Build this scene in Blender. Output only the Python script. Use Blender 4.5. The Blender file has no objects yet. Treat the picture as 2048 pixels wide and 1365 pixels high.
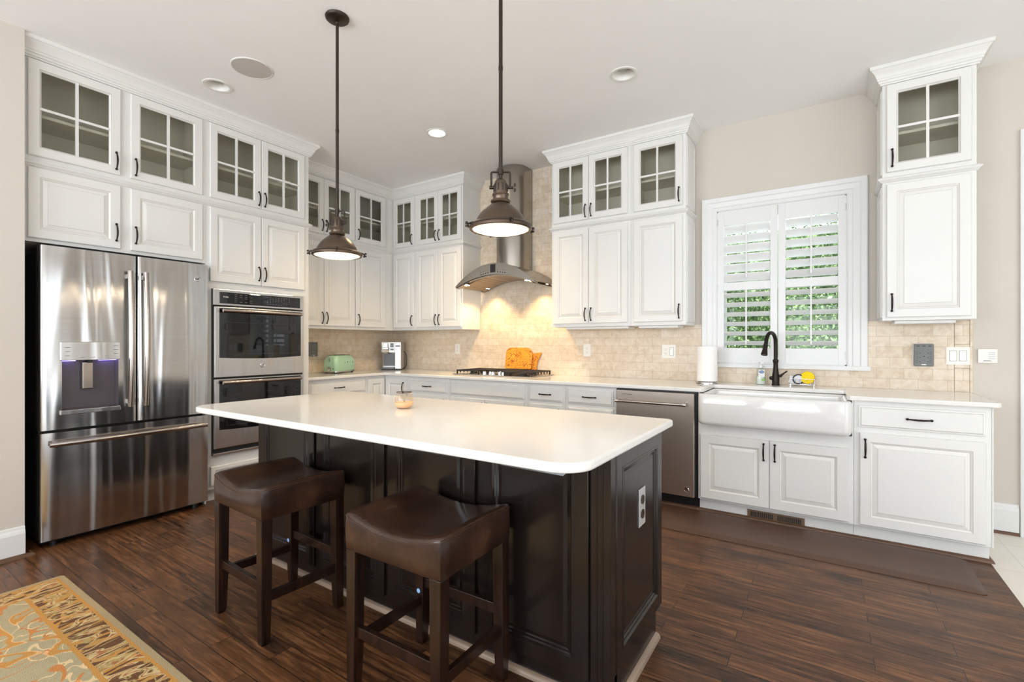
import bpy, bmesh, math, random
from mathutils import Vector, Matrix

# ------------------------------------------------------------------ camera, world, lights, exposure
SC = bpy.context.scene
COL = SC.collection
H = 1.22          # eye height
D = 4.262         # tile surface of the back wall (y)
XW = -4.618       # tile surface of the cabinet wall on the fridge side (x)
CT = 0.896        # worktop height
CEIL = 3.015

cam_d = bpy.data.cameras.new('camera')
cam = bpy.data.objects.new('camera', cam_d)
COL.objects.link(cam)
cam.location = (0, 0, H)
cam.rotation_euler = (math.pi / 2, 0, 0.580575)
cam_d.sensor_width = 36.0
cam_d.lens = 954.86 / 2048 * 36.0
cam_d.shift_y = 3.67 / 2048
cam_d.clip_start = 0.05
cam_d.clip_end = 200
SC.camera = cam

SC.view_settings.view_transform = 'Standard'
SC.view_settings.look = 'None'
SC.view_settings.exposure = 0.38
SC.view_settings.gamma = 1.0
SC.view_settings.use_curve_mapping = False
try:
    SC.cycles.use_denoising = True
    SC.cycles.max_bounces = 10
    SC.cycles.diffuse_bounces = 6
    SC.cycles.glossy_bounces = 5
    SC.cycles.transparent_max_bounces = 16
    SC.cycles.sample_clamp_indirect = 6.0
    SC.cycles.caustics_reflective = False
    SC.cycles.caustics_refractive = False
except Exception:
    pass

world = bpy.data.worlds.new('world')
SC.world = world
world.use_nodes = True
wn = world.node_tree.nodes
wn['Background'].inputs[0].default_value = (0.88, 0.94, 1.0, 1)
wn['Background'].inputs[1].default_value = 1.9


def area_light(name, loc, rot, sx, sy, power, color, spread=math.pi):
    l = bpy.data.lights.new(name, 'AREA')
    l.shape = 'RECTANGLE'
    l.size = sx
    l.size_y = sy
    l.energy = power
    l.color = color
    l.spread = spread
    o = bpy.data.objects.new(name, l)
    o.location = loc
    o.rotation_euler = rot
    COL.objects.link(o)
    return o


DAY = (0.845, 0.925, 1.0)
REAR_Y = -3.6
RIGHT_X = 3.4
# daylight lamps added at unseen windows and door, tipped up to brighten the ceiling
for wx, wp in ((-2.6, 108), (-0.2, 97), (2.2, 45)):
    area_light('window_fill_lamp', (wx, REAR_Y - 0.02, 1.6), (math.radians(137), 0, 0), 1.7, 2.1, wp, DAY)
area_light('door_fill_lamp', (RIGHT_X + 0.02, 0.6, 1.25), (math.radians(115), 0, math.radians(90)), 3.0, 2.3, 11, (0.90, 0.96, 1.0))
# daylight pressing in through the shuttered window over the sink
area_light('sink_window_daylight', (-0.31, 4.80, 2.35), (math.radians(-75), 0, 0), 1.3, 1.2, 7, (0.86, 0.93, 1.0))
sun_d = bpy.data.lights.new('sun', 'SUN')
sun_d.energy = 7.0
sun_d.angle = 0.02
sun = bpy.data.objects.new('sun', sun_d)
sun.rotation_euler = (math.radians(38), 0, math.radians(25))
COL.objects.link(sun)


# ------------------------------------------------------------------ materials
def s2l(c):
    return tuple((x / 12.92 if x <= 0.04045 else ((x + 0.055) / 1.055) ** 2.4) for x in c)


def rgb(r, g, b):
    return s2l((r / 255, g / 255, b / 255)) + (1,)


class NT:
    def __init__(s, name):
        s.m = bpy.data.materials.new(name)
        s.m.use_nodes = True
        s.t = s.m.node_tree
        s.n = s.t.nodes
        s.b = s.n['Principled BSDF']
        s.out = s.n['Material Output']

    def add(s, typ, **kw):
        n = s.n.new(typ)
        for k, v in kw.items():
            if k.startswith('i_'):
                key = k[2:]
                key = int(key) if key.isdigit() else key.replace('_', ' ')
                n.inputs[key].default_value = v
            else:
                setattr(n, k, v)
        return n

    def link(s, a, b):
        s.t.links.new(a, b)

    def coords(s, scale=(1, 1, 1), rot=(0, 0, 0), kind='Object', loc=(0, 0, 0)):
        tc = s.add('ShaderNodeTexCoord')
        mp = s.add('ShaderNodeMapping')
        mp.inputs['Scale'].default_value = scale
        mp.inputs['Rotation'].default_value = rot
        mp.inputs['Location'].default_value = loc
        s.link(tc.outputs[kind], mp.inputs['Vector'])
        return mp.outputs[0]

    def noise(s, vec, scale, detail=4, rough=0.55, dist=0.0):
        n = s.add('ShaderNodeTexNoise')
        n.inputs['Scale'].default_value = scale
        n.inputs['Detail'].default_value = detail
        n.inputs['Roughness'].default_value = rough
        n.inputs['Distortion'].default_value = dist
        s.link(vec, n.inputs['Vector'])
        return n.outputs['Fac']

    def ramp(s, fac, stops, interp='LINEAR'):
        r = s.add('ShaderNodeValToRGB')
        e = r.color_ramp.elements
        r.color_ramp.interpolation = interp
        while len(e) < len(stops):
            e.new(0.5)
        for i, (p, c) in enumerate(stops):
            e[i].position = p
            e[i].color = c
        s.link(fac, r.inputs[0])
        return r.outputs[0]

    def mix(s, fac, a, b, mode='MIX'):
        n = s.add('ShaderNodeMix', data_type='RGBA', blend_type=mode)
        for sock, v in ((0, fac), (6, a), (7, b)):
            if isinstance(v, (int, float, tuple)):
                n.inputs[sock].default_value = v
            else:
                s.link(v, n.inputs[sock])
        return n.outputs[2]

    def math(s, op, a, b=0.0, clamp=False):
        n = s.add('ShaderNodeMath', operation=op, use_clamp=clamp)
        for sock, v in ((0, a), (1, b)):
            if isinstance(v, (int, float)):
                n.inputs[sock].default_value = v
            else:
                s.link(v, n.inputs[sock])
        return n.outputs[0]

    def bump(s, height, strength=0.3, dist=0.01):
        n = s.add('ShaderNodeBump')
        n.inputs['Strength'].default_value = strength
        n.inputs['Distance'].default_value = dist
        s.link(height, n.inputs['Height'])
        s.link(n.outputs[0], s.b.inputs['Normal'])
        return n

    def base(s, v):
        if isinstance(v, tuple):
            s.b.inputs['Base Color'].default_value = v
        else:
            s.link(v, s.b.inputs['Base Color'])


def plain(name, col, rough=0.5, metal=0.0, var=0.04, bump=0.0, bscale=60, coat=0.0, spec=0.5, emit=None, estr=0.0):
    k = NT(name)
    v = k.coords()
    f = k.noise(v, 3.0, 3)
    dark = tuple(c * (1 - var) for c in col[:3]) + (1,)
    lite = tuple(min(1, c * (1 + var)) for c in col[:3]) + (1,)
    k.base(k.ramp(f, [(0.3, dark), (0.7, lite)]))
    k.b.inputs['Roughness'].default_value = rough
    k.b.inputs['Metallic'].default_value = metal
    k.b.inputs['Specular IOR Level'].default_value = spec
    if coat:
        k.b.inputs['Coat Weight'].default_value = coat
        k.b.inputs['Coat Roughness'].default_value = 0.08
    if bump:
        k.bump(k.noise(v, bscale, 3), bump, 0.002)
    if emit:
        k.b.inputs['Emission Color'].default_value = emit
        k.b.inputs['Emission Strength'].default_value = estr
    return k.m


M = {}
M['white'] = plain('white_cabinet_paint', rgb(225, 224, 221), 0.38, var=0.012, bump=0.02)
M['glaze'] = plain('antique_glaze', rgb(196, 188, 174), 0.55, var=0.15)
M['inner'] = plain('cabinet_interior', rgb(222, 217, 203), 0.6, var=0.03)
M['trimwhite'] = plain('white_trim_paint', rgb(224, 224, 223), 0.32, var=0.01)
M['wall'] = plain('greige_wall_paint', rgb(206, 198, 188), 0.85, var=0.012, bump=0.05, bscale=250)
M['ceiling'] = plain('ceiling_paint', rgb(244, 243, 242), 0.95, var=0.008, bump=0.04, bscale=250)
M['bronze'] = plain('dark_bronze', rgb(46, 38, 34), 0.38, 0.75, var=0.2, bump=0.05)
M['pend'] = plain('aged_bronze', rgb(98, 83, 71), 0.33, 0.8, var=0.22, bump=0.03, bscale=30)
M['penddark'] = plain('dark_aged_bronze', rgb(62, 53, 47), 0.4, 0.8, var=0.2)
M['black'] = plain('black_plastic', rgb(22, 22, 24), 0.4)
M['blackmatte'] = plain('black_iron', rgb(28, 27, 27), 0.55, var=0.2, bump=0.05, bscale=200)
M['blackglass'] = plain('black_oven_glass', rgb(14, 13, 14), 0.03, spec=0.6)
M['darkgrey'] = plain('fridge_side_grey', rgb(48, 44, 42), 0.5, bump=0.05, bscale=300)
M['chrome'] = plain('chrome', rgb(215, 215, 215), 0.12, 1.0)
M['quartz'] = plain('white_quartz', rgb(230, 228, 224), 0.12, var=0.012, coat=0.15)
M['ceramic'] = plain('white_fireclay', rgb(225, 224, 222), 0.06, var=0.005, coat=0.6)
M['darkwood'] = plain('espresso_cabinet_paint', rgb(40, 32, 28), 0.3, var=0.18, coat=0.15)
M['paper'] = plain('white_paper', rgb(246, 243, 240), 0.9, bump=0.15, bscale=180)
M['outlet'] = plain('white_plate_plastic', rgb(240, 236, 228), 0.35)
M['greyplastic'] = plain('grey_plastic', rgb(112, 114, 114), 0.45)
M['greyplate'] = plain('metallic_grey_plate', rgb(190, 190, 192), 0.4, 0.3)
M['mint'] = plain('mint_enamel', rgb(172, 212, 180), 0.12, var=0.02, coat=0.5)
M['silver'] = plain('silver_plastic', rgb(205, 203, 200), 0.28, 0.35)
M['smoke'] = plain('smoke_grey_plastic', rgb(92, 92, 96), 0.22)
M['yellow'] = plain('yellow_sponge', rgb(250, 212, 20), 0.85, var=0.08, bump=0.5, bscale=120)
M['whiteplastic'] = plain('white_plastic', rgb(235, 235, 235), 0.35)
M['blue'] = plain('blue_label', rgb(30, 92, 150), 0.4)
M['bluesticker'] = plain('pale_blue_sticker', rgb(150, 190, 235), 0.4)
M['green'] = plain('green_label', rgb(140, 196, 90), 0.4)
M['shoe'] = plain('brown_shoe_wood', rgb(96, 66, 44), 0.4, var=0.25)
M['shoelight'] = plain('worn_shoe_wood', rgb(140, 120, 103), 0.35, var=0.25)
M['mat'] = plain('brown_vinyl_mat', rgb(84, 60, 46), 0.45, var=0.08, bump=0.25, bscale=45)
M['vent'] = plain('brown_metal_register', rgb(120, 96, 76), 0.4, 0.3, var=0.1)
M['greylens'] = plain('unlit_lamp_glass', rgb(190, 192, 190), 0.25)
M['spkgrille'] = plain('speaker_grille', rgb(196, 190, 185), 0.8, bump=0.5, bscale=600)
M['cantrim'] = plain('can_light_trim', rgb(232, 230, 226), 0.4)
M['wax'] = plain('peach_wax', rgb(240, 196, 156), 0.5)
M['brass'] = plain('worn_brass_socket', rgb(92, 74, 56), 0.35, 0.7)
M['switch'] = plain('paddle_white', rgb(247, 245, 240), 0.3)
M['ext_ground'] = plain('pale_paving', rgb(205, 200, 190), 0.9, bump=0.2)


def steel_mat(name, col, rough, wave=0.12, along='x', wscale=3.0):
    k = NT(name)
    sc = {'x': (1, 1, 1), 'z': (1, 1, 1)}[along]
    big = k.noise(k.coords((wscale, wscale, 0.35)), 1.0, 2, 0.5, 0.6)
    fine_sc = (2.0, 2.0, 500.0) if along == 'x' else (500.0, 500.0, 2.0)
    fine = k.noise(k.coords(fine_sc), 1.0, 2)
    k.base(k.ramp(fine, [(0.25, tuple(c * 0.9 for c in col[:3]) + (1,)), (0.75, col)]))
    k.b.inputs['Metallic'].default_value = 1.0
    rr = k.add('ShaderNodeMapRange')
    rr.inputs[3].default_value = rough * 0.85
    rr.inputs[4].default_value = rough * 1.2
    k.link(fine, rr.inputs[0])
    k.link(rr.outputs[0], k.b.inputs['Roughness'])
    b1 = k.add('ShaderNodeBump')
    b1.inputs['Strength'].default_value = wave
    b1.inputs['Distance'].default_value = 0.05
    k.link(big, b1.inputs['Height'])
    b2 = k.add('ShaderNodeBump')
    b2.inputs['Strength'].default_value = 0.03
    b2.inputs['Distance'].default_value = 0.001
    k.link(fine, b2.inputs['Height'])
    k.link(b1.outputs[0], b2.inputs['Normal'])
    k.link(b2.outputs[0], k.b.inputs['Normal'])
    k.b.inputs['Anisotropic'].default_value = 0.65
    tg = k.add('ShaderNodeTangent', direction_type='RADIAL', axis='Z')
    k.link(tg.outputs[0], k.b.inputs['Tangent'])
    return k.m


M['steel'] = steel_mat('brushed_steel', (0.60, 0.59, 0.58, 1), 0.17, 0.5, wscale=5.0)
M['steelflat'] = steel_mat('brushed_steel_flat', (0.60, 0.585, 0.57, 1), 0.22, 0.25, wscale=6.0)
M['slate'] = steel_mat('slate_steel', (0.56, 0.475, 0.41, 1), 0.40, 0.01)
M['hoodsteel'] = steel_mat('hood_steel', (0.42, 0.385, 0.345, 1), 0.22, 0.02)
M['cavity'] = plain('dispenser_recess', rgb(92, 84, 88), 0.35, 0.3, var=0.05)
M['handle'] = plain('satin_handle', rgb(178, 170, 163), 0.2, 1.0, var=0.03)


def glass_mat(name, tint=(0.95, 0.96, 0.95, 1), ior=1.45, rough=0.02, gl=1.0):
    k = NT(name)
    tr = k.add('ShaderNodeBsdfTransparent')
    tr.inputs[0].default_value = tint
    gls = k.add('ShaderNodeBsdfGlossy')
    gls.inputs['Roughness'].default_value = rough
    gls.inputs[0].default_value = (gl, gl, gl, 1)
    fr = k.add('ShaderNodeFresnel')
    fr.inputs[0].default_value = ior
    mx = k.add('ShaderNodeMixShader')
    geo = k.add('ShaderNodeNewGeometry')
    k.link(k.math('MULTIPLY', fr.outputs[0], k.math('SUBTRACT', 1.0, geo.outputs['Backfacing'])), mx.inputs[0])
    k.link(tr.outputs[0], mx.inputs[1])
    k.link(gls.outputs[0], mx.inputs[2])
    k.link(mx.outputs[0], k.out.inputs['Surface'])
    return k.m


M['glass'] = glass_mat('cabinet_glass', (0.90, 0.905, 0.885, 1))
M['winglass'] = glass_mat('window_glass', (0.96, 0.98, 0.97, 1), gl=0.4)
M['amber'] = glass_mat('amber_glass', (0.985, 0.955, 0.92, 1), 1.35)
M['soapglass'] = glass_mat('clear_soap_bottle', (0.86, 0.90, 0.86, 1), 1.45)


def emit_mat(name, col, strength, pattern=False):
    k = NT(name)
    em = k.add('ShaderNodeEmission')
    em.inputs[1].default_value = strength
    if pattern:
        v = k.coords()
        sep = k.add('ShaderNodeSeparateXYZ')
        k.link(v, sep.inputs[0])
        r = k.math('SQRT', k.math('ADD', k.math('MULTIPLY', sep.outputs[0], sep.outputs[0]), k.math('MULTIPLY', sep.outputs[1], sep.outputs[1])))
        a = k.math('ARCTAN2', sep.outputs[1], sep.outputs[0])
        w = k.math('MULTIPLY', k.math('SINE', k.math('MULTIPLY', r, 700.0)), k.math('SINE', k.math('MULTIPLY', a, 48.0)))
        k.link(k.ramp(k.math('ADD', k.math('MULTIPLY', w, 0.5), 0.5), [(0.0, (col[0] * 0.55, col[1] * 0.36, col[2] * 0.2, 1)), (0.45, col)]), em.inputs[0])
    else:
        em.inputs[0].default_value = col
    k.link(em.outputs[0], k.out.inputs['Surface'])
    return k.m


M['lens'] = emit_mat('lit_prismatic_lens', (1.0, 0.86, 0.66, 1), 1.5, True)
M['bulb'] = emit_mat('lit_can_lens', (1.0, 0.93, 0.78, 1), 9.0)
M['hoodled'] = emit_mat('lit_hood_lamp', (1.0, 0.82, 0.55, 1), 14.0)
M['violet'] = emit_mat('violet_dispenser_light', (0.26, 0.20, 1.0, 1), 7.0)


def floor_mat():
    k = NT('walnut_plank_floor')
    v = k.coords(loc=(0.31, -0.0118, 0))
    br = k.add('ShaderNodeTexBrick')
    br.offset = 0.37
    br.offset_frequency = 2
    br.inputs['Scale'].default_value = 1.0
    br.inputs['Brick Width'].default_value = 0.74
    br.inputs['Row Height'].default_value = 0.0922
    br.inputs['Mortar Size'].default_value = 0.0016
    br.inputs['Mortar Smooth'].default_value = 0.3
    br.inputs['Color1'].default_value = (0, 0, 0, 1)
    br.inputs['Color2'].default_value = (1, 1, 1, 1)
    br.inputs['Mortar'].default_value = (0, 0, 0, 1)
    k.link(v, br.inputs['Vector'])
    # shift the grain by a random amount for every board
    comb = k.add('ShaderNodeCombineXYZ')
    k.link(k.math('MULTIPLY', br.outputs['Color'], 37.0), comb.inputs[0])
    k.link(k.math('MULTIPLY', br.outputs['Color'], 11.0), comb.inputs[1])
    va = k.add('ShaderNodeVectorMath', operation='ADD')
    k.link(v, va.inputs[0])
    k.link(comb.outputs[0], va.inputs[1])
    mp = k.add('ShaderNodeMapping')
    mp.inputs['Scale'].default_value = (1.25, 20.0, 1)
    k.link(va.outputs[0], mp.inputs[0])
    grain = k.noise(mp.outputs[0], 2.6, 9, 0.72, 0.7)
    mp2 = k.add('ShaderNodeMapping')
    mp2.inputs['Scale'].default_value = (1.6, 4.5, 1)
    k.link(va.outputs[0], mp2.inputs[0])
    blot = k.noise(mp2.outputs[0], 2.2, 4, 0.6, 0.8)
    c = k.ramp(grain, [(0.35, rgb(24, 16, 11)), (0.45, rgb(70, 44, 27)), (0.54, rgb(112, 73, 45)), (0.66, rgb(158, 110, 70))])
    c = k.mix(k.math('MULTIPLY', k.ramp(blot, [(0.40, (1, 1, 1, 1)), (0.54, (0, 0, 0, 1))]), 0.66), c, rgb(36, 23, 16))
    c = k.mix(0.36, c, k.ramp(br.outputs['Color'], [(0, rgb(46, 28, 19)), (1, rgb(126, 84, 52))]))
    c = k.mix(br.outputs['Fac'], c, rgb(20, 12, 9))
    k.base(c)
    k.b.inputs['Specular IOR Level'].default_value = 0.27
    rgh = k.ramp(grain, [(0.2, (0.22, 0.22, 0.22, 1)), (0.8, (0.4, 0.4, 0.4, 1))])
    k.link(rgh, k.b.inputs['Roughness'])
    wav = k.noise(k.coords((2.5, 9.0, 1)), 2.0, 2)
    hgt = k.math('ADD', k.math('MULTIPLY', grain, 0.25), k.math('MULTIPLY', wav, 0.7))
    hgt = k.math('SUBTRACT', hgt, k.math('MULTIPLY', br.outputs['Fac'], 0.5))
    k.bump(hgt, 0.32, 0.008)
    return k.m


M['floor'] = floor_mat()


def tile_mat(name, axis):
    k = NT(name)
    tc = k.add('ShaderNodeTexCoord')
    sep = k.add('ShaderNodeSeparateXYZ')
    k.link(tc.outputs['Object'], sep.inputs[0])
    comb = k.add('ShaderNodeCombineXYZ')
    k.link(sep.outputs[0 if axis == 'x' else 1], comb.inputs[0])
    k.link(sep.outputs[2], comb.inputs[1])
    br = k.add('ShaderNodeTexBrick')
    br.offset = 0.5
    br.inputs['Scale'].default_value = 1.0
    br.inputs['Brick Width'].default_value = 0.152
    br.inputs['Row Height'].default_value = 0.0745
    br.inputs['Mortar Size'].default_value = 0.0011
    br.inputs['Mortar Smooth'].default_value = 0.2
    br.inputs['Color1'].default_value = (0, 0, 0, 1)
    br.inputs['Color2'].default_value = (1, 1, 1, 1)
    br.inputs['Mortar'].default_value = (0.5, 0.5, 0.5, 1)
    k.link(comb.outputs[0], br.inputs['Vector'])
    v = tc.outputs['Object']
    n1 = k.noise(v, 18.0, 6, 0.65, 0.7)
    n2 = k.noise(v, 55.0, 5, 0.6)
    c = k.ramp(n1, [(0.28, rgb(196, 174, 148)), (0.5, rgb(222, 206, 184)), (0.72, rgb(236, 226, 212))])
    c = k.mix(0.35, c, k.ramp(br.outputs['Color'], [(0, rgb(208, 186, 158)), (1, rgb(232, 220, 206))]))
    c = k.mix(k.math('MULTIPLY', k.ramp(n2, [(0.60, (0, 0, 0, 1)), (0.75, (1, 1, 1, 1))]), 0.25), c, rgb(176, 150, 122))
    c = k.mix(br.outputs['Fac'], c, rgb(188, 166, 138))
    k.base(c)
    k.b.inputs['Roughness'].default_value = 0.42
    k.bump(k.math('SUBTRACT', k.math('MULTIPLY', n2, 0.15), br.outputs['Fac']), 0.22, 0.003)
    return k.m


M['tileb'] = tile_mat('travertine_tile_back', 'x')
M['tilel'] = tile_mat('travertine_tile_side', 'y')


def wood_mat(name, dark, mid, lite, sc=(3, 3, 40), rough=0.35):
    k = NT(name)
    f = k.noise(k.coords(sc), 1.0, 5, 0.6, 0.5)
    k.base(k.ramp(f, [(0.3, dark), (0.5, mid), (0.72, lite)]))
    k.b.inputs['Roughness'].default_value = rough
    return k.m


M['stoolwood'] = wood_mat('espresso_stool_wood', rgb(18, 10, 8), rgb(34, 19, 13), rgb(52, 29, 19), (60, 60, 4), 0.24)
M['island'] = wood_mat('espresso_island_finish', rgb(20, 15, 13), rgb(27, 20, 17), rgb(34, 26, 22), (6, 6, 2), 0.2)


def olive_mat():
    k = NT('olive_wood_board')
    v = k.coords((1, 1, 1.6), (0, 0.5, 0))
    w = k.add('ShaderNodeTexWave', wave_type='BANDS', bands_direction='Z')
    w.inputs['Scale'].default_value = 5
    w.inputs['Distortion'].default_value = 24
    w.inputs['Detail'].default_value = 4
    w.inputs['Detail Scale'].default_value = 1.6
    k.link(v, w.inputs[0])
    n = k.noise(v, 14, 4, 0.6, 1.5)
    c = k.ramp(w.outputs['Fac'], [(0.0, rgb(128, 66, 20)), (0.10, rgb(186, 108, 32)), (0.24, rgb(220, 138, 38)), (0.8, rgb(236, 162, 60))])
    c = k.mix(k.math('MULTIPLY', k.ramp(n, [(0.46, (0, 0, 0, 1)), (0.6, (1, 1, 1, 1))]), 0.8), c, rgb(232, 150, 40))
    k.base(c)
    k.b.inputs['Roughness'].default_value = 0.35
    return k.m


M['olive'] = olive_mat()


def leather_mat():
    k = NT('brown_leather')
    v = k.coords()
    a = k.noise(v, 5.0, 4, 0.6, 0.5)
    b = k.noise(v, 140.0, 3)
    k.base(k.ramp(a, [(0.3, rgb(34, 21, 16)), (0.55, rgb(58, 38, 28)), (0.75, rgb(84, 58, 42))]))
    k.b.inputs['Roughness'].default_value = 0.26
    k.bump(b, 0.12, 0.002)
    return k.m


M['leather'] = leather_mat()
M['seam'] = plain('leather_stitching', rgb(74, 48, 34), 0.45)


def rug_mat(x0, x1, y0, y1):
    k = NT('floral_wool_rug')
    tc = k.add('ShaderNodeTexCoord')
    v = tc.outputs['Object']
    sep = k.add('ShaderNodeSeparateXYZ')
    k.link(v, sep.inputs[0])
    dx = k.math('MINIMUM', k.math('SUBTRACT', sep.outputs[0], x0), k.math('SUBTRACT', x1, sep.outputs[0]))
    dy = k.math('MINIMUM', k.math('SUBTRACT', sep.outputs[1], y0), k.math('SUBTRACT', y1, sep.outputs[1]))
    wob = k.math('MULTIPLY', k.math('SUBTRACT', k.noise(v, 40, 2), 0.5), 0.012)
    d = k.math('ADD', k.math('MINIMUM', dx, dy), wob)

    gold, cream, rust = rgb(196, 140, 66), rgb(208, 182, 130), rgb(168, 100, 58)

    def squig(vec, scale, dist, lo, hi, at=0.5):
        n = k.add('ShaderNodeTexNoise')
        n.inputs['Scale'].default_value = scale
        n.inputs['Detail'].default_value = 1.0
        n.inputs['Distortion'].default_value = dist
        k.link(vec, n.inputs['Vector'])
        u = k.math('ABSOLUTE', k.math('SUBTRACT', n.outputs['Fac'], at))
        return k.ramp(u, [(lo, (1, 1, 1, 1)), (hi, (0, 0, 0, 1))])
    vd = k.coords((1.5, 0.55, 1), (0, 0, math.radians(-28)))
    brown = k.mix(k.noise(v, 60, 3), rgb(92, 58, 32), rgb(116, 76, 44))
    bord = k.mix(squig(vd, 9.0, 1.2, 0.05, 0.075, 0.42), brown, gold)
    bord = k.mix(squig(vd, 7.0, 1.6, 0.045, 0.065), bord, cream)
    bord = k.mix(squig(vd, 7.0, 1.6, 0.010, 0.020), bord, rust)
    bord = k.mix(squig(vd, 13.0, 1.2, 0.02, 0.035, 0.58), bord, rgb(176, 150, 92))
    field = k.mix(k.noise(v, 35, 3), rgb(166, 152, 118), rgb(182, 168, 132))
    vf = k.coords((1.0, 1.5, 1), (0, 0, math.radians(24)))
    field = k.mix(squig(vf, 2.6, 2.0, 0.008, 0.016), field, rgb(224, 196, 146))
    field = k.mix(squig(vf, 3.4, 1.6, 0.03, 0.045, 0.64), field, gold)
    field = k.mix(squig(vf, 3.4, 1.6, 0.006, 0.014, 0.60), field, rgb(226, 176, 120))
    field = k.mix(squig(vf, 4.2, 1.8, 0.018, 0.03, 0.36), field, rgb(198, 128, 66))
    c = rgb(172, 150, 112)

    def step(at):
        return k.math('GREATER_THAN', d, at)
    c = k.mix(step(0.028), c, gold)
    c = k.mix(step(0.040), c, bord)
    c = k.mix(step(0.165), c, gold)
    c = k.mix(step(0.182), c, field)
    k.base(c)
    k.b.inputs['Roughness'].default_value = 0.95
    k.bump(k.noise(v, 260, 2), 0.6, 0.004)
    return k.m


def filter_mat():
    k = NT('honeycomb_hood_filter')
    v = k.coords((90, 90, 90))
    vo = k.add('ShaderNodeTexVoronoi', feature='DISTANCE_TO_EDGE')
    vo.inputs['Randomness'].default_value = 0.15
    vo.inputs['Scale'].default_value = 1.0
    k.link(v, vo.inputs['Vector'])
    k.base(k.ramp(vo.outputs['Distance'], [(0.08, rgb(190, 168, 138)), (0.2, rgb(96, 78, 58))]))
    k.b.inputs['Metallic'].default_value = 0.8
    k.b.inputs['Roughness'].default_value = 0.35
    return k.m


M['filter'] = filter_mat()


def leaf_mat():
    k = NT('hedge_leaves')
    f = k.noise(k.coords(), 14, 3)
    k.base(k.ramp(f, [(0.3, rgb(62, 92, 56)), (0.5, rgb(112, 142, 90)), (0.7, rgb(176, 196, 146))]))
    k.b.inputs['Roughness'].default_value = 0.5
    return k.m


M['leaf'] = leaf_mat()


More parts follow.
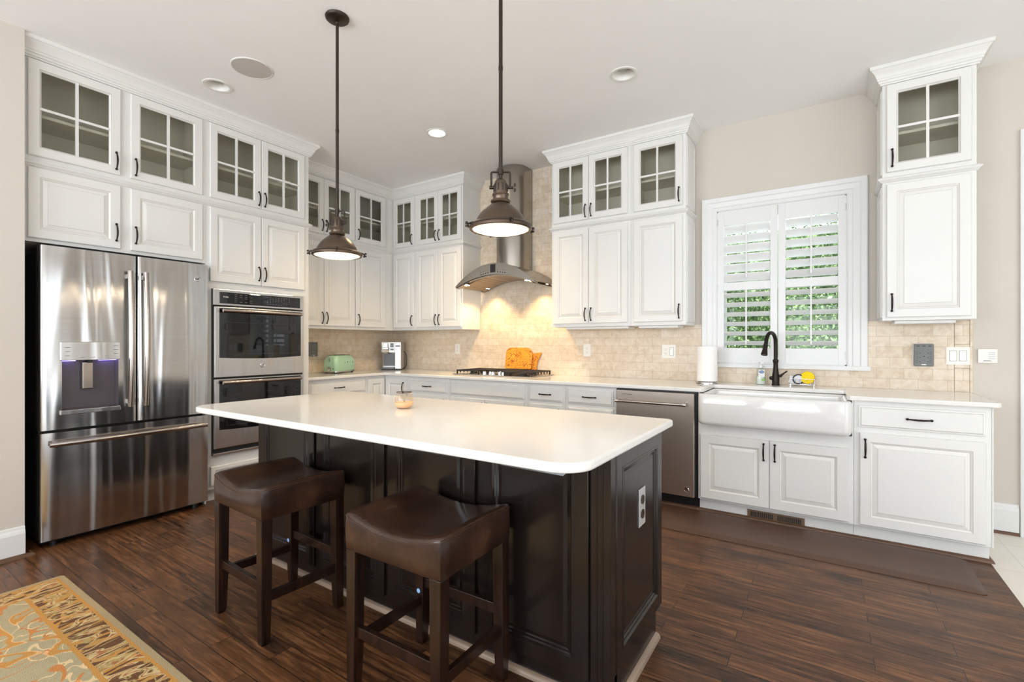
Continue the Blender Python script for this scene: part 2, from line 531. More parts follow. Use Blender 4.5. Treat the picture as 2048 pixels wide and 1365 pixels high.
# ------------------------------------------------------------------ mesh helper
class G:
    """collects shapes; tf maps source points to the local points of the object"""

    def __init__(s, tf=None):
        s.v, s.f, s.mi = [], [], []
        s.tf = tf or (lambda p: p)

    def add(s, pts, faces, m=0):
        b = len(s.v)
        s.v += [tuple(s.tf(p)) for p in pts]
        for f in faces:
            s.f.append([b + i for i in f])
            s.mi.append(m)

    def box(s, x0, x1, y0, y1, z0, z1, m=0):
        p = [(x, y, z) for x in (x0, x1) for y in (y0, y1) for z in (z0, z1)]
        s.add(p, [(0, 1, 3, 2), (4, 6, 7, 5), (0, 4, 5, 1), (2, 3, 7, 6), (0, 2, 6, 4), (1, 5, 7, 3)], m)

    def loft(s, loops, cap0=True, cap1=True, m=0, mats=None, closed=False, ring=True):
        n = len(loops[0])
        pts = [p for l in loops for p in l]
        b = len(s.v)
        s.v += [tuple(s.tf(p)) for p in pts]
        L = len(loops)
        rng = range(L if closed else L - 1)
        for i in rng:
            j = (i + 1) % L
            mm = mats[i] if mats else m
            for k in range(n if ring else n - 1):
                k2 = (k + 1) % n
                s.f.append([b + i * n + k, b + i * n + k2, b + j * n + k2, b + j * n + k])
                s.mi.append(mm)
        if not closed:
            if cap0:
                s.f.append([b + k for k in range(n)][::-1]); s.mi.append(mats[0] if mats else m)
            if cap1:
                s.f.append([b + (L - 1) * n + k for k in range(n)]); s.mi.append(mats[-1] if mats else m)

    def lathe(s, prof, c=(0, 0, 0), n=32, m=0, axis='z', cap=True):
        loops = []
        for r, h in prof:
            l = []
            for k in range(n):
                a = 2 * math.pi * k / n
                x, y = r * math.cos(a), r * math.sin(a)
                if axis == 'z':
                    l.append((c[0] + x, c[1] + y, c[2] + h))
                elif axis == 'y':
                    l.append((c[0] + x, c[1] + h, c[2] + y))
                else:
                    l.append((c[0] + h, c[1] + x, c[2] + y))
            loops.append(l)
        s.loft(loops, cap, cap, m)

    def tube(s, pts, r, n=10, m=0, cap=True):
        pts = [Vector(p) for p in pts]
        loops = []
        up = None
        for i, p in enumerate(pts):
            t = (pts[min(i + 1, len(pts) - 1)] - pts[max(i - 1, 0)]).normalized()
            if up is None:
                up = Vector((0, 0, 1)) if abs(t.z) < 0.9 else Vector((1, 0, 0))
            a = t.cross(up)
            if a.length < 1e-6:
                a = t.cross(Vector((0, 1, 0)))
            a.normalize()
            bb = a.cross(t).normalized()
            up = bb
            rr = r[i] if isinstance(r, (list, tuple)) else r
            loops.append([tuple(p + a * rr * math.cos(2 * math.pi * k / n) + bb * rr * math.sin(2 * math.pi * k / n)) for k in range(n)])
        s.loft(loops, cap, cap, m)

    def prism(s, poly, a0, a1, axis='z', m=0):
        def P(p, h):
            return (p[0], p[1], h) if axis == 'z' else ((p[0], h, p[1]) if axis == 'y' else (h, p[0], p[1]))
        s.loft([[P(p, a0) for p in poly], [P(p, a1) for p in poly]], m=m)

    def sphere(s, c, r, n=12, m=0, sz=(1, 1, 1)):
        loops = []
        for i in range(1, n // 2):
            th = math.pi * i / (n // 2)
            loops.append([(c[0] + sz[0] * r * math.sin(th) * math.cos(2 * math.pi * k / n), c[1] + sz[1] * r * math.sin(th) * math.sin(2 * math.pi * k / n), c[2] + sz[2] * r * math.cos(th)) for k in range(n)])
        s.loft(loops, True, True, m)

    def build(s, name, mats, parent=None, loc=None, rot=None, smooth=None, bevel=0.0, seg=2, sub=0):
        me = bpy.data.meshes.new(name)
        me.from_pydata(s.v, [], s.f)
        mats = mats if isinstance(mats, (list, tuple)) else [mats]
        for mm in mats:
            me.materials.append(M[mm] if isinstance(mm, str) else mm)
        me.polygons.foreach_set('material_index', s.mi)
        bm = bmesh.new()
        bm.from_mesh(me)
        bmesh.ops.recalc_face_normals(bm, faces=bm.faces)
        bm.to_mesh(me)
        bm.free()
        o = bpy.data.objects.new(name, me)
        COL.objects.link(o)
        if loc is not None:
            o.location = loc
        if rot is not None:
            o.rotation_euler = rot
        if parent is not None:
            o.parent = parent
        if smooth:
            me.polygons.foreach_set('use_smooth', [True] * len(me.polygons))
            me.set_sharp_from_angle(angle=math.radians(smooth))
        if bevel:
            b = o.modifiers.new('bevel', 'BEVEL')
            b.width = bevel
            b.segments = seg
            b.limit_method = 'ANGLE'
            b.angle_limit = math.radians(40)
            b.harden_normals = False
        if sub:
            b = o.modifiers.new('subsurf', 'SUBSURF')
            b.levels = sub
            b.render_levels = sub
        me.update()
        return o


def tag(o, label, cat, group=None, kind=None):
    if label:
        o['label'] = label
    if cat:
        o['category'] = cat
    if group:
        o['group'] = group
    if kind:
        o['kind'] = kind
    return o


def thing(name, label, cat, loc, rotz=0.0, group=None):
    o = bpy.data.objects.new(name, None)
    o.empty_display_size = 0.05
    COL.objects.link(o)
    o.location = loc
    o.rotation_euler = (0, 0, rotz)
    return tag(o, label, cat, group)


def struct(o):
    o['kind'] = 'structure'
    return o


def text_part(s, name, mat, parent, size, loc, rot, depth=0.0006, align='CENTER'):
    cu = bpy.data.curves.new(name, 'FONT')
    cu.body = s
    cu.size = size
    cu.extrude = depth
    cu.align_x = align
    cu.align_y = 'CENTER'
    tmp = bpy.data.objects.new(name + '_src', cu)
    COL.objects.link(tmp)
    dg = bpy.context.evaluated_depsgraph_get()
    me = bpy.data.meshes.new_from_object(tmp.evaluated_get(dg))
    bpy.data.objects.remove(tmp)
    bpy.data.curves.remove(cu)
    me.materials.clear()
    me.materials.append(M[mat])
    o = bpy.data.objects.new(name, me)
    COL.objects.link(o)
    o.location = loc
    o.rotation_euler = rot
    o.parent = parent
    return o


class Run:
    """a wall to build against: u along it, o out from its tile surface, z up"""

    def __init__(s, side):
        s.side = side
        s.rz = 0.0 if side == 'back' else math.pi / 2

    def world(s, u, o, z):
        return (u, D - o, z) if s.side == 'back' else (XW + o, u, z)

    def tf(s, u0, o0, z0):
        return lambda p: (p[0] - u0, -(p[1] - o0), p[2] - z0)


BACK = Run('back')
LEFT = Run('left')


def sweep(g, prof, path, m=0):
    """prof: (out, z) pairs; path: world xy polyline, outward on the right-hand side"""
    n = len(path)
    nor = []
    for i in range(n - 1):
        dx, dy = path[i + 1][0] - path[i][0], path[i + 1][1] - path[i][1]
        l = math.hypot(dx, dy)
        nor.append((dy / l, -dx / l))
    loops = []
    for i in range(n):
        if i == 0:
            m_ = nor[0]
        elif i == n - 1:
            m_ = nor[-1]
        else:
            a, b = nor[i - 1], nor[i]
            den = 1 + a[0] * b[0] + a[1] * b[1]
            m_ = ((a[0] + b[0]) / den, (a[1] + b[1]) / den)
        loops.append([(path[i][0] + m_[0] * q, path[i][1] + m_[1] * q, zz) for q, zz in prof])
    g.loft(loops, True, True, m)


# ------------------------------------------------------------------ room
def rect_y(a, b, c, d, y):
    return [(a, y, c), (b, y, c), (b, y, d), (a, y, d)]


def room():
    g = G()
    g.box(-4.8, 0.765, REAR_Y, D + 0.2, -0.05, 0.0)
    struct(g.build('floor', 'floor'))
    g = G()
    g.box(0.765, RIGHT_X, REAR_Y, D + 0.2, -0.05, 0.001)
    k = NT('cream_floor_tile')
    br = k.add('ShaderNodeTexBrick')
    br.offset = 0.0
    br.inputs['Scale'].default_value = 1.0
    br.inputs['Brick Width'].default_value = 0.45
    br.inputs['Row Height'].default_value = 0.45
    br.inputs['Mortar Size'].default_value = 0.003
    br.inputs['Color1'].default_value = rgb(236, 232, 224)
    br.inputs['Color2'].default_value = rgb(231, 226, 216)
    br.inputs['Mortar'].default_value = rgb(212, 205, 192)
    k.link(k.coords(), br.inputs['Vector'])
    k.base(k.mix(0.3, br.outputs['Color'], k.ramp(k.noise(k.coords(), 9, 5), [(0.3, rgb(222, 214, 202)), (0.7, rgb(240, 236, 228))])))
    k.b.inputs['Roughness'].default_value = 0.4
    o = struct(g.build('floor_tile', k.m))
    # ceiling with three round openings for the can lights
    bm = bmesh.new()

    def loop(pts):
        vs = [bm.verts.new(p) for p in pts]
        for i in range(len(vs)):
            bm.edges.new((vs[i], vs[(i + 1) % len(vs)]))
    loop([(-4.8, REAR_Y, CEIL), (RIGHT_X, REAR_Y, CEIL), (RIGHT_X, D + 0.2, CEIL), (-4.8, D + 0.2, CEIL)])
    for cx, cy in CANS:
        loop([(cx + 0.07 * math.cos(t * math.pi / 16), cy + 0.07 * math.sin(t * math.pi / 16), CEIL) for t in range(32)])
    bmesh.ops.triangle_fill(bm, use_beauty=True, use_dissolve=False, edges=bm.edges[:])
    # remove anything filled inside the openings
    kill = []
    for f in bm.faces:
        c = f.calc_center_median()
        if any((c.x - a) ** 2 + (c.y - b) ** 2 < 0.068 ** 2 for a, b in CANS):
            kill.append(f)
    bmesh.ops.delete(bm, geom=kill, context='FACES_ONLY')
    top = [bm.verts.new(p) for p in [(-4.8, REAR_Y, CEIL + 0.25), (RIGHT_X, REAR_Y, CEIL + 0.25), (RIGHT_X, D + 0.2, CEIL + 0.25), (-4.8, D + 0.2, CEIL + 0.25)]]
    bm.faces.new(top)
    me = bpy.data.meshes.new('ceiling')
    bm.to_mesh(me)
    bm.free()
    me.materials.append(M['ceiling'])
    o = bpy.data.objects.new('ceiling', me)
    COL.objects.link(o)
    struct(o)
    W0, W1, Z0, Z1 = -0.754, 0.133, 1.05, 2.31
    yb, ye = D + 0.010, D + 0.19
    g = G()
    for b in ((-4.8, W0, 0, CEIL + .2), (W1, RIGHT_X, 0, CEIL + .2), (W0, W1, 0, Z0), (W0, W1, Z1, CEIL + .2)):
        g.box(b[0], b[1], yb, ye, b[2], b[3])
    struct(g.build('wall_back', 'wall'))
    g = G()
    g.box(-4.85, XW - 0.010, 0.755, yb, 0, CEIL + .2)
    struct(g.build('wall_left', 'wall'))
    g = G()
    g.box(-4.85, -3.83, REAR_Y, 0.755, 0, CEIL + .2)
    struct(g.build('wall_left_front', 'wall'))
    # rear wall with three windows, side wall with a wide door opening
    g = G()
    xs = [-4.85, -3.45, -1.75, -1.05, 0.65, 1.35, 3.05, RIGHT_X]
    for i in range(0, 7, 2):
        g.box(xs[i], xs[i + 1], REAR_Y - .12, REAR_Y, 0, CEIL + .2)
    for i in (1, 3, 5):
        g.box(xs[i], xs[i + 1], REAR_Y - .12, REAR_Y, 0, 0.5)
        g.box(xs[i], xs[i + 1], REAR_Y - .12, REAR_Y, 2.7, CEIL + .2)
    struct(g.build('wall_rear', 'wall'))
    for n, i in enumerate((1, 3, 5)):
        g = G()
        a, b = xs[i], xs[i + 1]
        for bx in ((a, a + .06, .5, 2.7), (b - .06, b, .5, 2.7), (a, b, .5, .56), (a, b, 2.64, 2.7), ((a + b) / 2 - .03, (a + b) / 2 + .03, .5, 2.7), (a, b, 1.58, 1.63)):
            g.box(bx[0], bx[1], REAR_Y - .08, REAR_Y - .03, bx[2], bx[3])
        struct(g.build('window_%d' % (n + 2), 'trimwhite'))
    g = G()
    g.box(RIGHT_X, RIGHT_X + .12, REAR_Y, -0.95, 0, CEIL + .2)
    g.box(RIGHT_X, RIGHT_X + .12, 2.15, D + .2, 0, CEIL + .2)
    g.box(RIGHT_X, RIGHT_X + .12, -0.95, 2.15, 2.45, CEIL + .2)
    struct(g.build('wall_right', 'wall'))
    # tile
    g = G()
    t = 0.010
    # field under the uppers, behind the range up to the ceiling, under and beside the window
    def bt(a, b, c, d):
        g.box(a, b, D, D + t, c, d)
    bt(XW, -3.22, CT, 1.375)
    bt(-3.22, -2.148, CT, CEIL)
    bt(-2.148, -0.872, CT, 1.375)
    bt(-0.872, 0.258, CT, 1.03)
    bt(0.258, 0.716, CT, 1.375)
    o = struct(g.build('wall_back_tile', 'tileb'))
    g = G()
    for i in range(3):
        z0 = CT + i * 0.157
        g.box(0.718, 0.792, D, D + t, z0, min(z0 + 0.155, 1.375))
    g.box(0.793, 0.806, D - .004, D + t, CT, 1.375)
    struct(g.build('trim_4', 'tileb', bevel=0.0015))
    g = G()
    g.box(XW - t, XW, 2.60, D, CT, 1.375)
    struct(g.build('wall_left_tile', 'tilel'))
    # baseboards with brown shoe moulding
    prof = [(0, 0.0), (0.016, 0.0), (0.016, 0.135), (0.012, 0.15), (0.008, 0.158), (0.006, 0.172), (0, 0.175)]
    g = G()
    sweep(g, prof, [(-3.83, 0.755), (-3.83, REAR_Y)][::-1])
    struct(g.build('baseboard_left', 'trimwhite'))
    g = G()
    sweep(g, [(0.0, 0.0), (0.019, 0.0), (0.017, 0.009), (0.010, 0.017), (0.0, 0.020)], [(-3.814, REAR_Y), (-3.814, 0.775), (-3.86, 0.775)])
    struct(g.build('trim_5', 'shoe', smooth=40))
    g = G()
    sweep(g, [(a, b + .022) for a, b in prof], [(0.765, D + t), (1.02, D + t)])
    struct(g.build('baseboard_back', 'trimwhite'))
    g = G()
    sweep(g, [(0.0, 0.0), (0.018, 0.0), (0.016, 0.018), (0.0, 0.022)], [(0.765, D + t), (1.02, D + t)])
    struct(g.build('trim_6', 'shoe'))
    # door casing at the edge of the frame
    g = G()
    cw = [(0, 0), (0.012, 0.0), (0.016, 0.02), (0.014, 0.06), (0.02, 0.08), (0.0, 0.085)]
    g.box(1.024, 1.115, D - .012, D + t, 0, 2.56)
    g.box(1.115, 2.05, D - .012, D + t, 2.47, 2.56)
    g.box(2.05, 2.14, D - .012, D + t, 0, 2.56)
    g.box(1.115, 2.05, D + .004, D + t, 0.01, 2.47)
    for dz0, dz1 in ((.22, .95), (1.08, 2.33)):
        for dx0, dx1 in ((1.23, 1.54), (1.63, 1.94)):
            g.loft([rect_y(dx0 + i, dx1 - i, dz0 + i, dz1 - i, D + .004 - q) for i, q in ((0, -.002), (0, .006), (.012, .008), (.03, .001), (.05, .004))])
    struct(g.build('door_1', 'trimwhite', bevel=0.004))


CANS = [(-3.541, 1.656), (-2.773, 3.059), (-1.125, 3.071)]
room()


# ------------------------------------------------------------------ cabinet pieces
def rect(a, b, c, d, o):
    return [(a, o, c), (b, o, c), (b, o, d), (a, o, d)]


def pull_mesh(g, u, o, z, length=0.108, horiz=False):
    n = 12
    pts, rs = [], []
    for i in range(n + 1):
        t = i / n
        off = (t - 0.5) * length
        bow = 0.010 + 0.020 * math.sin(math.pi * t) ** 0.8
        pts.append((u + off, o + bow, z) if horiz else (u, o + bow, z + off))
        rs.append(0.0036 + 0.0022 * math.sin(math.pi * t))
    g.tube(pts, rs, 8)
    for sgn in (-0.5, 0.5):
        c = (u + sgn * length, o + 0.009, z) if horiz else (u, o + 0.009, z + sgn * length)
        g.sphere(c, 0.0078, 10)
        b = (u + sgn * length * .97, o, z) if horiz else (u, o, z + sgn * length * .97)
        g.tube([b, (b[0], b[1] + 0.012, b[2])], 0.005, 8)


def door(kind, tf, parent, a, b, c, d, o, handle=None, name='door', fw=0.052, th=0.020, mats=('white', 'glaze'), hmat='bronze'):
    g = G(tf)
    if kind == 'raised':
        R = [(0, 0, 0), (0, th - .004, 0), (.004, th, 0), (fw, th, 0), (fw + .0018, th - .001, 1), (fw + .011, th - .0075, 0), (fw + .0130, th - .0085, 1),
             (fw + .034, th - .002, 0), (fw + .0355, th - .002, 1), (fw + .037, th - .0005, 0)]
        loops = [rect(a + i, b - i, c + i, d - i, o + q) for i, q, _ in R]
        g.loft(loops, mats=[r[2] for r in R[1:]] + [0])
        # the closing face keeps the paint
    elif kind == 'slab':
        R = [(0, 0, 0), (0, .010, 0), (.003, .012, 0), (.0098, .013, 0), (.0112, .0135, 1), (.012, .017, 0), (.015, th, 0)]
        loops = [rect(a + i, b - i, c + i, d - i, o + q) for i, q, _ in R]
        g.loft(loops, mats=[r[2] for r in R[1:]] + [0])
    elif kind == 'glass':
        R = [(0, .0005, 0), (0, th - .004, 0), (.004, th, 0), (fw - .002, th, 0), (fw, th - .002, 1), (fw + .008, .010, 0), (fw + .008, .0005, 0)]
        loops = [rect(a + i, b - i, c + i, d - i, o + q) for i, q, _ in R]
        g.loft(loops, mats=[0, 0, 0, 1, 0, 0, 0], closed=True)
        um, zm = (a + b) / 2, (c + d) / 2
        g.box(um - .0075, um + .0075, o + .004, o + .018, c + fw, d - fw)
        g.box(a + fw, b - fw, o + .005, o + .0172, zm - .0075, zm + .0075)
    dm = g.build(name, list(mats), parent)
    if kind == 'glass':
        p = G(tf)
        p.box(a + fw + .003, b - fw - .003, o + .006, o + .009, c + fw + .003, d - fw - .003)
        p.build('glass_pane', 'glass', dm)
    if handle:
        h = G(tf)
        hk, hu, hz = handle
        pull_mesh(h, hu, o + th, hz, horiz=(hk == 'h'))
        h.build('handle', hmat, dm, smooth=60)
    return dm


def cabinet(run, label, u0, u1, depth, z0, z1, doors, glass=False, toe=None, name='cabinet', extra=None, group=None, back=0.0, skip_body=None):
    um = (u0 + u1) / 2
    t = thing(name, label, 'cabinet', run.world(um, depth, z0), run.rz, group)
    tf = run.tf(um, depth, z0)
    g = G(tf)
    if glass:
        w = 0.016
        fd = depth - .018
        ib = max(back, depth - .34)
        g.box(u0, u0 + w, back, fd, z0, z1, 0)
        g.box(u1 - w, u1, back, fd, z0, z1, 0)
        g.box(u0 + w, u1 - w, back, fd, z0, z0 + w, 0)
        g.box(u0 + w, u1 - w, back, fd, z1 - w, z1, 0)
        g.box(u0 + w, u1 - w, ib, ib + .01, z0 + w, z1 - w, 1)
        for sx in (u0 + w, u1 - w - .004):
            g.box(sx, sx + .004, ib + .01, depth - .02, z0 + w, z1 - w, 1)
        g.box(u0 + w + .005, u1 - w - .005, ib + .01, depth - .02, z0 + w, z0 + w + .003, 1)
        g.box(u0 + w + .005, u1 - w - .005, ib + .01, depth - .02, z1 - w - .003, z1 - w, 1)
        # face frame around the glass openings
        us = sorted([(x[1], x[2]) for x in doors])
        cz, dz = doors[0][3], doors[0][4]
        g.box(u0, u1, depth - .018, depth, z0, cz + .02, 0)
        g.box(u0, u1, depth - .018, depth, dz - .02, z1, 0)
        prev = u0
        for a, b in us:
            if a - prev > 0.006:
                g.box(prev, a + .02, depth - .018, depth, cz + .02, dz - .02, 0)
            prev = b - .02
        g.box(prev, u1, depth - .018, depth, cz + .02, dz - .02, 0)
        g.build('body', ['white', 'inner'], t)
        s = G(tf)
        zm = (cz + dz) / 2 - .02
        s.box(u0 + w + .005, u1 - w - .005, ib + .012, depth - .05, zm - .009, zm + .009)
        s.build('shelf', 'inner', t)
    else:
        if toe:
            g.box(u0, u1, back, depth, z0 + toe[0], z1)
            g.box(u0, u1, back, depth - toe[1], z0, z0 + toe[0])
        else:
            g.box(u0, u1, back, depth, z0, z1)
        g.build('body', ['white'], t, bevel=0.0015)
    for dd in doors:
        kind, a, b, c, d = dd[:5]
        door(kind, tf, t, a, b, c, d, depth, dd[5] if len(dd) > 5 else None, name=('drawer' if kind == 'slab' else 'door'))
    if extra:
        extra(t, tf)
    return t


GZ0, GZ1 = 2.328, 2.895      # glass doors
SZ0, SZ1 = 1.395, 2.250      # tall solid wall doors
MID = 2.284                  # seam between lower and upper units
BOT = 1.365
HG = 2.405                   # pull heights
HS = 1.475

# ---- bank with the refrigerator and ovens (frame plane x = -3.915)
FD = -3.915 - XW
cabinet(LEFT, 'white glass-fronted cabinet with two separate doors, at the ceiling above the refrigerator', 0.757, 1.749, FD, MID, CEIL - .002,
        [('glass', .781, 1.222, GZ0, GZ1, ('v', 1.196, HG + .01)), ('glass', 1.276, 1.719, GZ0, GZ1, ('v', 1.302, HG))], glass=True, name='glass_cabinet')
cabinet(LEFT, 'short white solid-door cabinet resting directly over the refrigerator', 0.757, 1.749, FD, 1.820, MID - .001,
        [('raised', .781, 1.222, 1.841, 2.257, ('v', 1.196, 1.945)), ('raised', 1.276, 1.719, 1.841, 2.257, ('v', 1.302, 1.945))], name='wall_cabinet')
cabinet(LEFT, 'white glass-fronted cabinet with a meeting pair of doors, at the ceiling above the wall ovens', 1.750, 2.607, FD, MID, CEIL - .002,
        [('glass', 1.770, 2.163, GZ0, GZ1, ('v', 2.140, HG)), ('glass', 2.167, 2.555, GZ0, GZ1, ('v', 2.190, HG))], glass=True, name='glass_cabinet')


def oven_tower():
    u0, u1, um = 1.750, 2.607, 2.1785
    t = thing('oven_cabinet', 'tall white cabinet housing the double wall ovens, paired doors on top', 'cabinet', LEFT.world(um, FD, 0), LEFT.rz)
    tf = LEFT.tf(um, FD, 0)
    g = G(tf)
    g.box(u0, 1.790, 0, FD, .1, MID - .001)
    g.box(2.532, u1, 0, FD, .1, MID - .001)
    g.box(1.790, 2.532, 0, FD, 1.630, MID - .001)
    g.box(1.790, 2.532, 0, FD, .1, .362)
    g.box(1.790, 2.532, 0, .02, .362, 1.63)
    g.box(u0, u1, 0, FD - .06, 0, .1)
    g.build('body', 'white', t)
    door('raised', tf, t, 1.770, 2.163, 1.690, 2.257, FD, ('v', 2.140, 1.785))
    door('raised', tf, t, 2.167, 2.555, 1.690, 2.257, FD, ('v', 2.190, 1.785))
    door('raised', tf, t, 1.775, 2.555, .130, .275, FD, None, name='drawer', fw=.03)


oven_tower()

# fridge enclosure panel beside the stub wall is the cabinet side; panel down to the floor between fridge and ovens
t = thing('end_panel', 'narrow white upright panel between the refrigerator and the wall ovens', 'cabinet panel', LEFT.world(1.7475, FD, 0), LEFT.rz)
g = G(LEFT.tf(1.7475, FD, 0))
g.box(1.744, 1.7495, 0, FD - .002, 0, 1.8195)
g.build('panel', 'white', t)

# ---- corner bank, fridge side wall (frame plane x = -4.285)
CD = -4.285 - XW
cabinet(LEFT, 'white glass-fronted double cabinet at the ceiling above the mint toaster', 2.609, 3.404, CD, MID, CEIL - .002,
        [('glass', 2.636, 3.014, GZ0, GZ1, ('v', 2.990, HG + .01)), ('glass', 3.018, 3.396, GZ0, GZ1, ('v', 3.042, HG + .01))], glass=True, name='glass_cabinet')
cabinet(LEFT, 'white glass-fronted single-door cabinet at the ceiling in the corner, on the toaster side', 3.405, D - .001, CD, MID, CEIL - .002,
        [('glass', 3.414, 3.830, GZ0, GZ1, ('v', 3.440, HG))], glass=True, name='glass_cabinet')
cabinet(LEFT, 'tall white wall cabinet with paired solid doors above the mint toaster', 2.609, 3.404, CD, BOT, MID - .001,
        [('raised', 2.636, 3.014, SZ0, SZ1, ('v', 2.990, HS)), ('raised', 3.018, 3.396, SZ0, SZ1, ('v', 3.042, HS))], name='wall_cabinet')
cabinet(LEFT, 'tall white solid single-door wall cabinet in the corner, on the toaster side', 3.405, D - .001, CD, BOT, MID - .001,
        [('raised', 3.414, 3.830, SZ0, SZ1, ('v', 3.440, HS))], name='wall_cabinet')

# ---- corner bank, range wall (frame plane y = 3.96)
BD = D - 3.960


def side_skin(t, tf):
    pass


cabinet(BACK, 'narrow white glass-fronted single-door cabinet at the ceiling in the corner on the range wall', -4.284, -3.909, BD, MID, CEIL - .002,
        [('glass', -4.262, -3.927, GZ0, GZ1, ('v', -3.952, HG))], glass=True, name='glass_cabinet')
cabinet(BACK, 'white glass-fronted double cabinet at the ceiling, beside the hood on the corner side', -3.908, -3.221, BD, MID, CEIL - .002,
        [('glass', -3.889, -3.565, GZ0, GZ1, ('v', -3.590, HG)), ('glass', -3.561, -3.235, GZ0, GZ1, ('v', -3.536, HG))], glass=True, name='glass_cabinet')
cabinet(BACK, 'narrow tall white wall cabinet with one solid door in the corner on the range wall', -4.284, -3.909, BD, BOT, MID - .001,
        [('raised', -4.262, -3.927, SZ0, SZ1, ('v', -3.952, HS))], name='wall_cabinet')
cabinet(BACK, 'tall white wall cabinet with paired solid doors, beside the hood on its corner side', -3.908, -3.221, BD, BOT, MID - .001,
        [('raised', -3.889, -3.565, SZ0, SZ1, ('v', -3.590, HS)), ('raised', -3.561, -3.235, SZ0, SZ1, ('v', -3.536, HS))], name='wall_cabinet')


# ---- bank between the hood and the window
def end_panel(depth, z0, z1, side_u, sgn, name='side_panel'):
    def f(t, tf):
        # raised panel on the exposed end, facing along the wall
        g = G(tf)
        R = [(0, 0), (0, .004), (.004, .008), (.03, .008), (.033, .004), (.04, .004), (.06, .008)]
        loops = []
        for i, q in R:
            loops.append([(side_u + sgn * q, .012 + i, z0 + .02 + i), (side_u + sgn * q, depth - .012 - i, z0 + .02 + i), (side_u + sgn * q, depth - .012 - i, z1 - .02 - i), (side_u + sgn * q, .012 + i, z1 - .02 - i)])
        g.loft(loops)
        g.build(name, 'white', t)
    return f


cabinet(BACK, 'white glass-fronted double cabinet at the ceiling, beside the hood on the window side', -2.148, -1.385, BD, MID, CEIL - .002,
        [('glass', -2.128, -1.772, GZ0, GZ1, ('v', -1.797, HG)), ('glass', -1.768, -1.411, GZ0, GZ1, ('v', -1.742, HG))], glass=True, name='glass_cabinet')
cabinet(BACK, 'white glass-fronted single-door cabinet at the ceiling just before the window', -1.384, -.931, BD, MID, CEIL - .002,
        [('glass', -1.357, -.957, GZ0, GZ1, ('v', -.981, HG + .01))], glass=True, name='glass_cabinet', extra=end_panel(BD, MID + .02, 2.90, -.931, 1))
cabinet(BACK, 'tall white wall cabinet with paired solid doors, beside the hood on the window side', -2.148, -1.385, BD, BOT, MID - .001,
        [('raised', -2.128, -1.772, SZ0, SZ1, ('v', -1.797, HS)), ('raised', -1.768, -1.411, SZ0, SZ1, ('v', -1.742, HS))], name='wall_cabinet')
cabinet(BACK, 'tall white wall cabinet with one solid door just before the window', -1.384, -.931, BD, BOT, MID - .001,
        [('raised', -1.357, -.957, SZ0, SZ1, ('v', -.981, HS))], name='wall_cabinet', extra=end_panel(BD, BOT, MID - .02, -.931, 1))

# ---- tower beyond the window
cabinet(BACK, 'white glass-fronted single-door cabinet at the ceiling beyond the window', .313, .765, BD + .01, MID, CEIL - .002,
        [('glass', .334, .741, GZ0, GZ1, ('v', .362, HG + .01))], glass=True, name='glass_cabinet', extra=end_panel(BD, MID + .02, 2.90, .313, -1))
cabinet(BACK, 'tall white wall cabinet with one solid door beyond the window, above the grey power outlet', .313, .765, BD + .01, BOT, MID - .001,
        [('raised', .334, .739, 1.385, 2.250, ('v', .360, 1.480))], name='wall_cabinet', extra=end_panel(BD, BOT, MID - .02, .313, -1))

def strip(label, u0, u1):
    t = thing('under_cabinet_light', label, 'cabinet light', BACK.world((u0 + u1) / 2, .2, BOT - .022))
    g = G(BACK.tf((u0 + u1) / 2, .2, BOT - .022))
    g.box(u0, u1, .10, .27, BOT - .020, BOT - .0005)
    g.build('housing', 'white', t, bevel=.003)
    g = G(BACK.tf((u0 + u1) / 2, .2, BOT - .022))
    g.box(u0 + .02, u1 - .02, .12, .25, BOT - .0215, BOT - .0198)
    g.build('diffuser', 'greylens', t)


strip('slim white light fixture below the double wall cabinet beside the hood, window side', -2.02, -1.42)
strip('slim white light fixture below the single wall cabinet just before the window', -1.33, -1.0)
strip('slim white light fixture below the tall cabinet beyond the window', .38, .68)

# crown and middle mouldings, one run for each bank
CROWN = [(-.004, 2.903), (.010, 2.903), (.012, 2.911), (.019, 2.914), (.021, 2.926), (.027, 2.929), (.028, 2.941), (.032, 2.945), (.036, 2.957), (.046, 2.975), (.056, 2.985), (.060, 2.991), (.066, 2.993), (.068, 3.004), (.068, CEIL - .0005), (-.004, CEIL - .0005)]
MIDP = [(-.002, 2.264), (.006, 2.266), (.010, 2.272), (.021, 2.280), (.024, 2.286), (.022, 2.291), (.014, 2.294), (.010, 2.299), (-.002, 2.301)]
banks = [
    [(-3.915, 0.757), (-3.915, 2.608), (-4.28, 2.608)],
    [(-4.285, 2.612), (-4.285, 3.960), (-3.220, 3.960), (-3.220, D - .001)],
    [(-2.149, D - .001), (-2.149, 3.960), (-.930, 3.960), (-.930, D + .009)],
    [(.312, D + .009), (.312, 3.950), (.766, 3.950), (.766, D + .009)],
]
for i, path in enumerate(banks):
    g = G()
    sweep(g, CROWN, path)
    struct(g.build('trim_%d' % (7 + 2 * i), 'white', smooth=25))
    g = G()
    sweep(g, MIDP, path)
    struct(g.build('trim_%d' % (8 + 2 * i), 'white', smooth=25))

# ---- base cabinets
LB = -4.04 - XW      # frame depth, fridge side
BB = D - 3.62        # frame depth, range wall
TOE = (.098, .05)
TOPZ = .866
cabinet(LEFT, 'white base cabinet below the toaster, one wide drawer over doors', 2.609, 3.355, LB, 0, TOPZ,
        [('slab', 2.690, 3.335, .715, .838, ('h', 3.012, .778)), ('raised', 2.690, 3.010, .112, .690, ('v', 2.985, .61)), ('raised', 3.014, 3.335, .112, .690, ('v', 3.04, .61))], toe=TOE, name='base_cabinet')


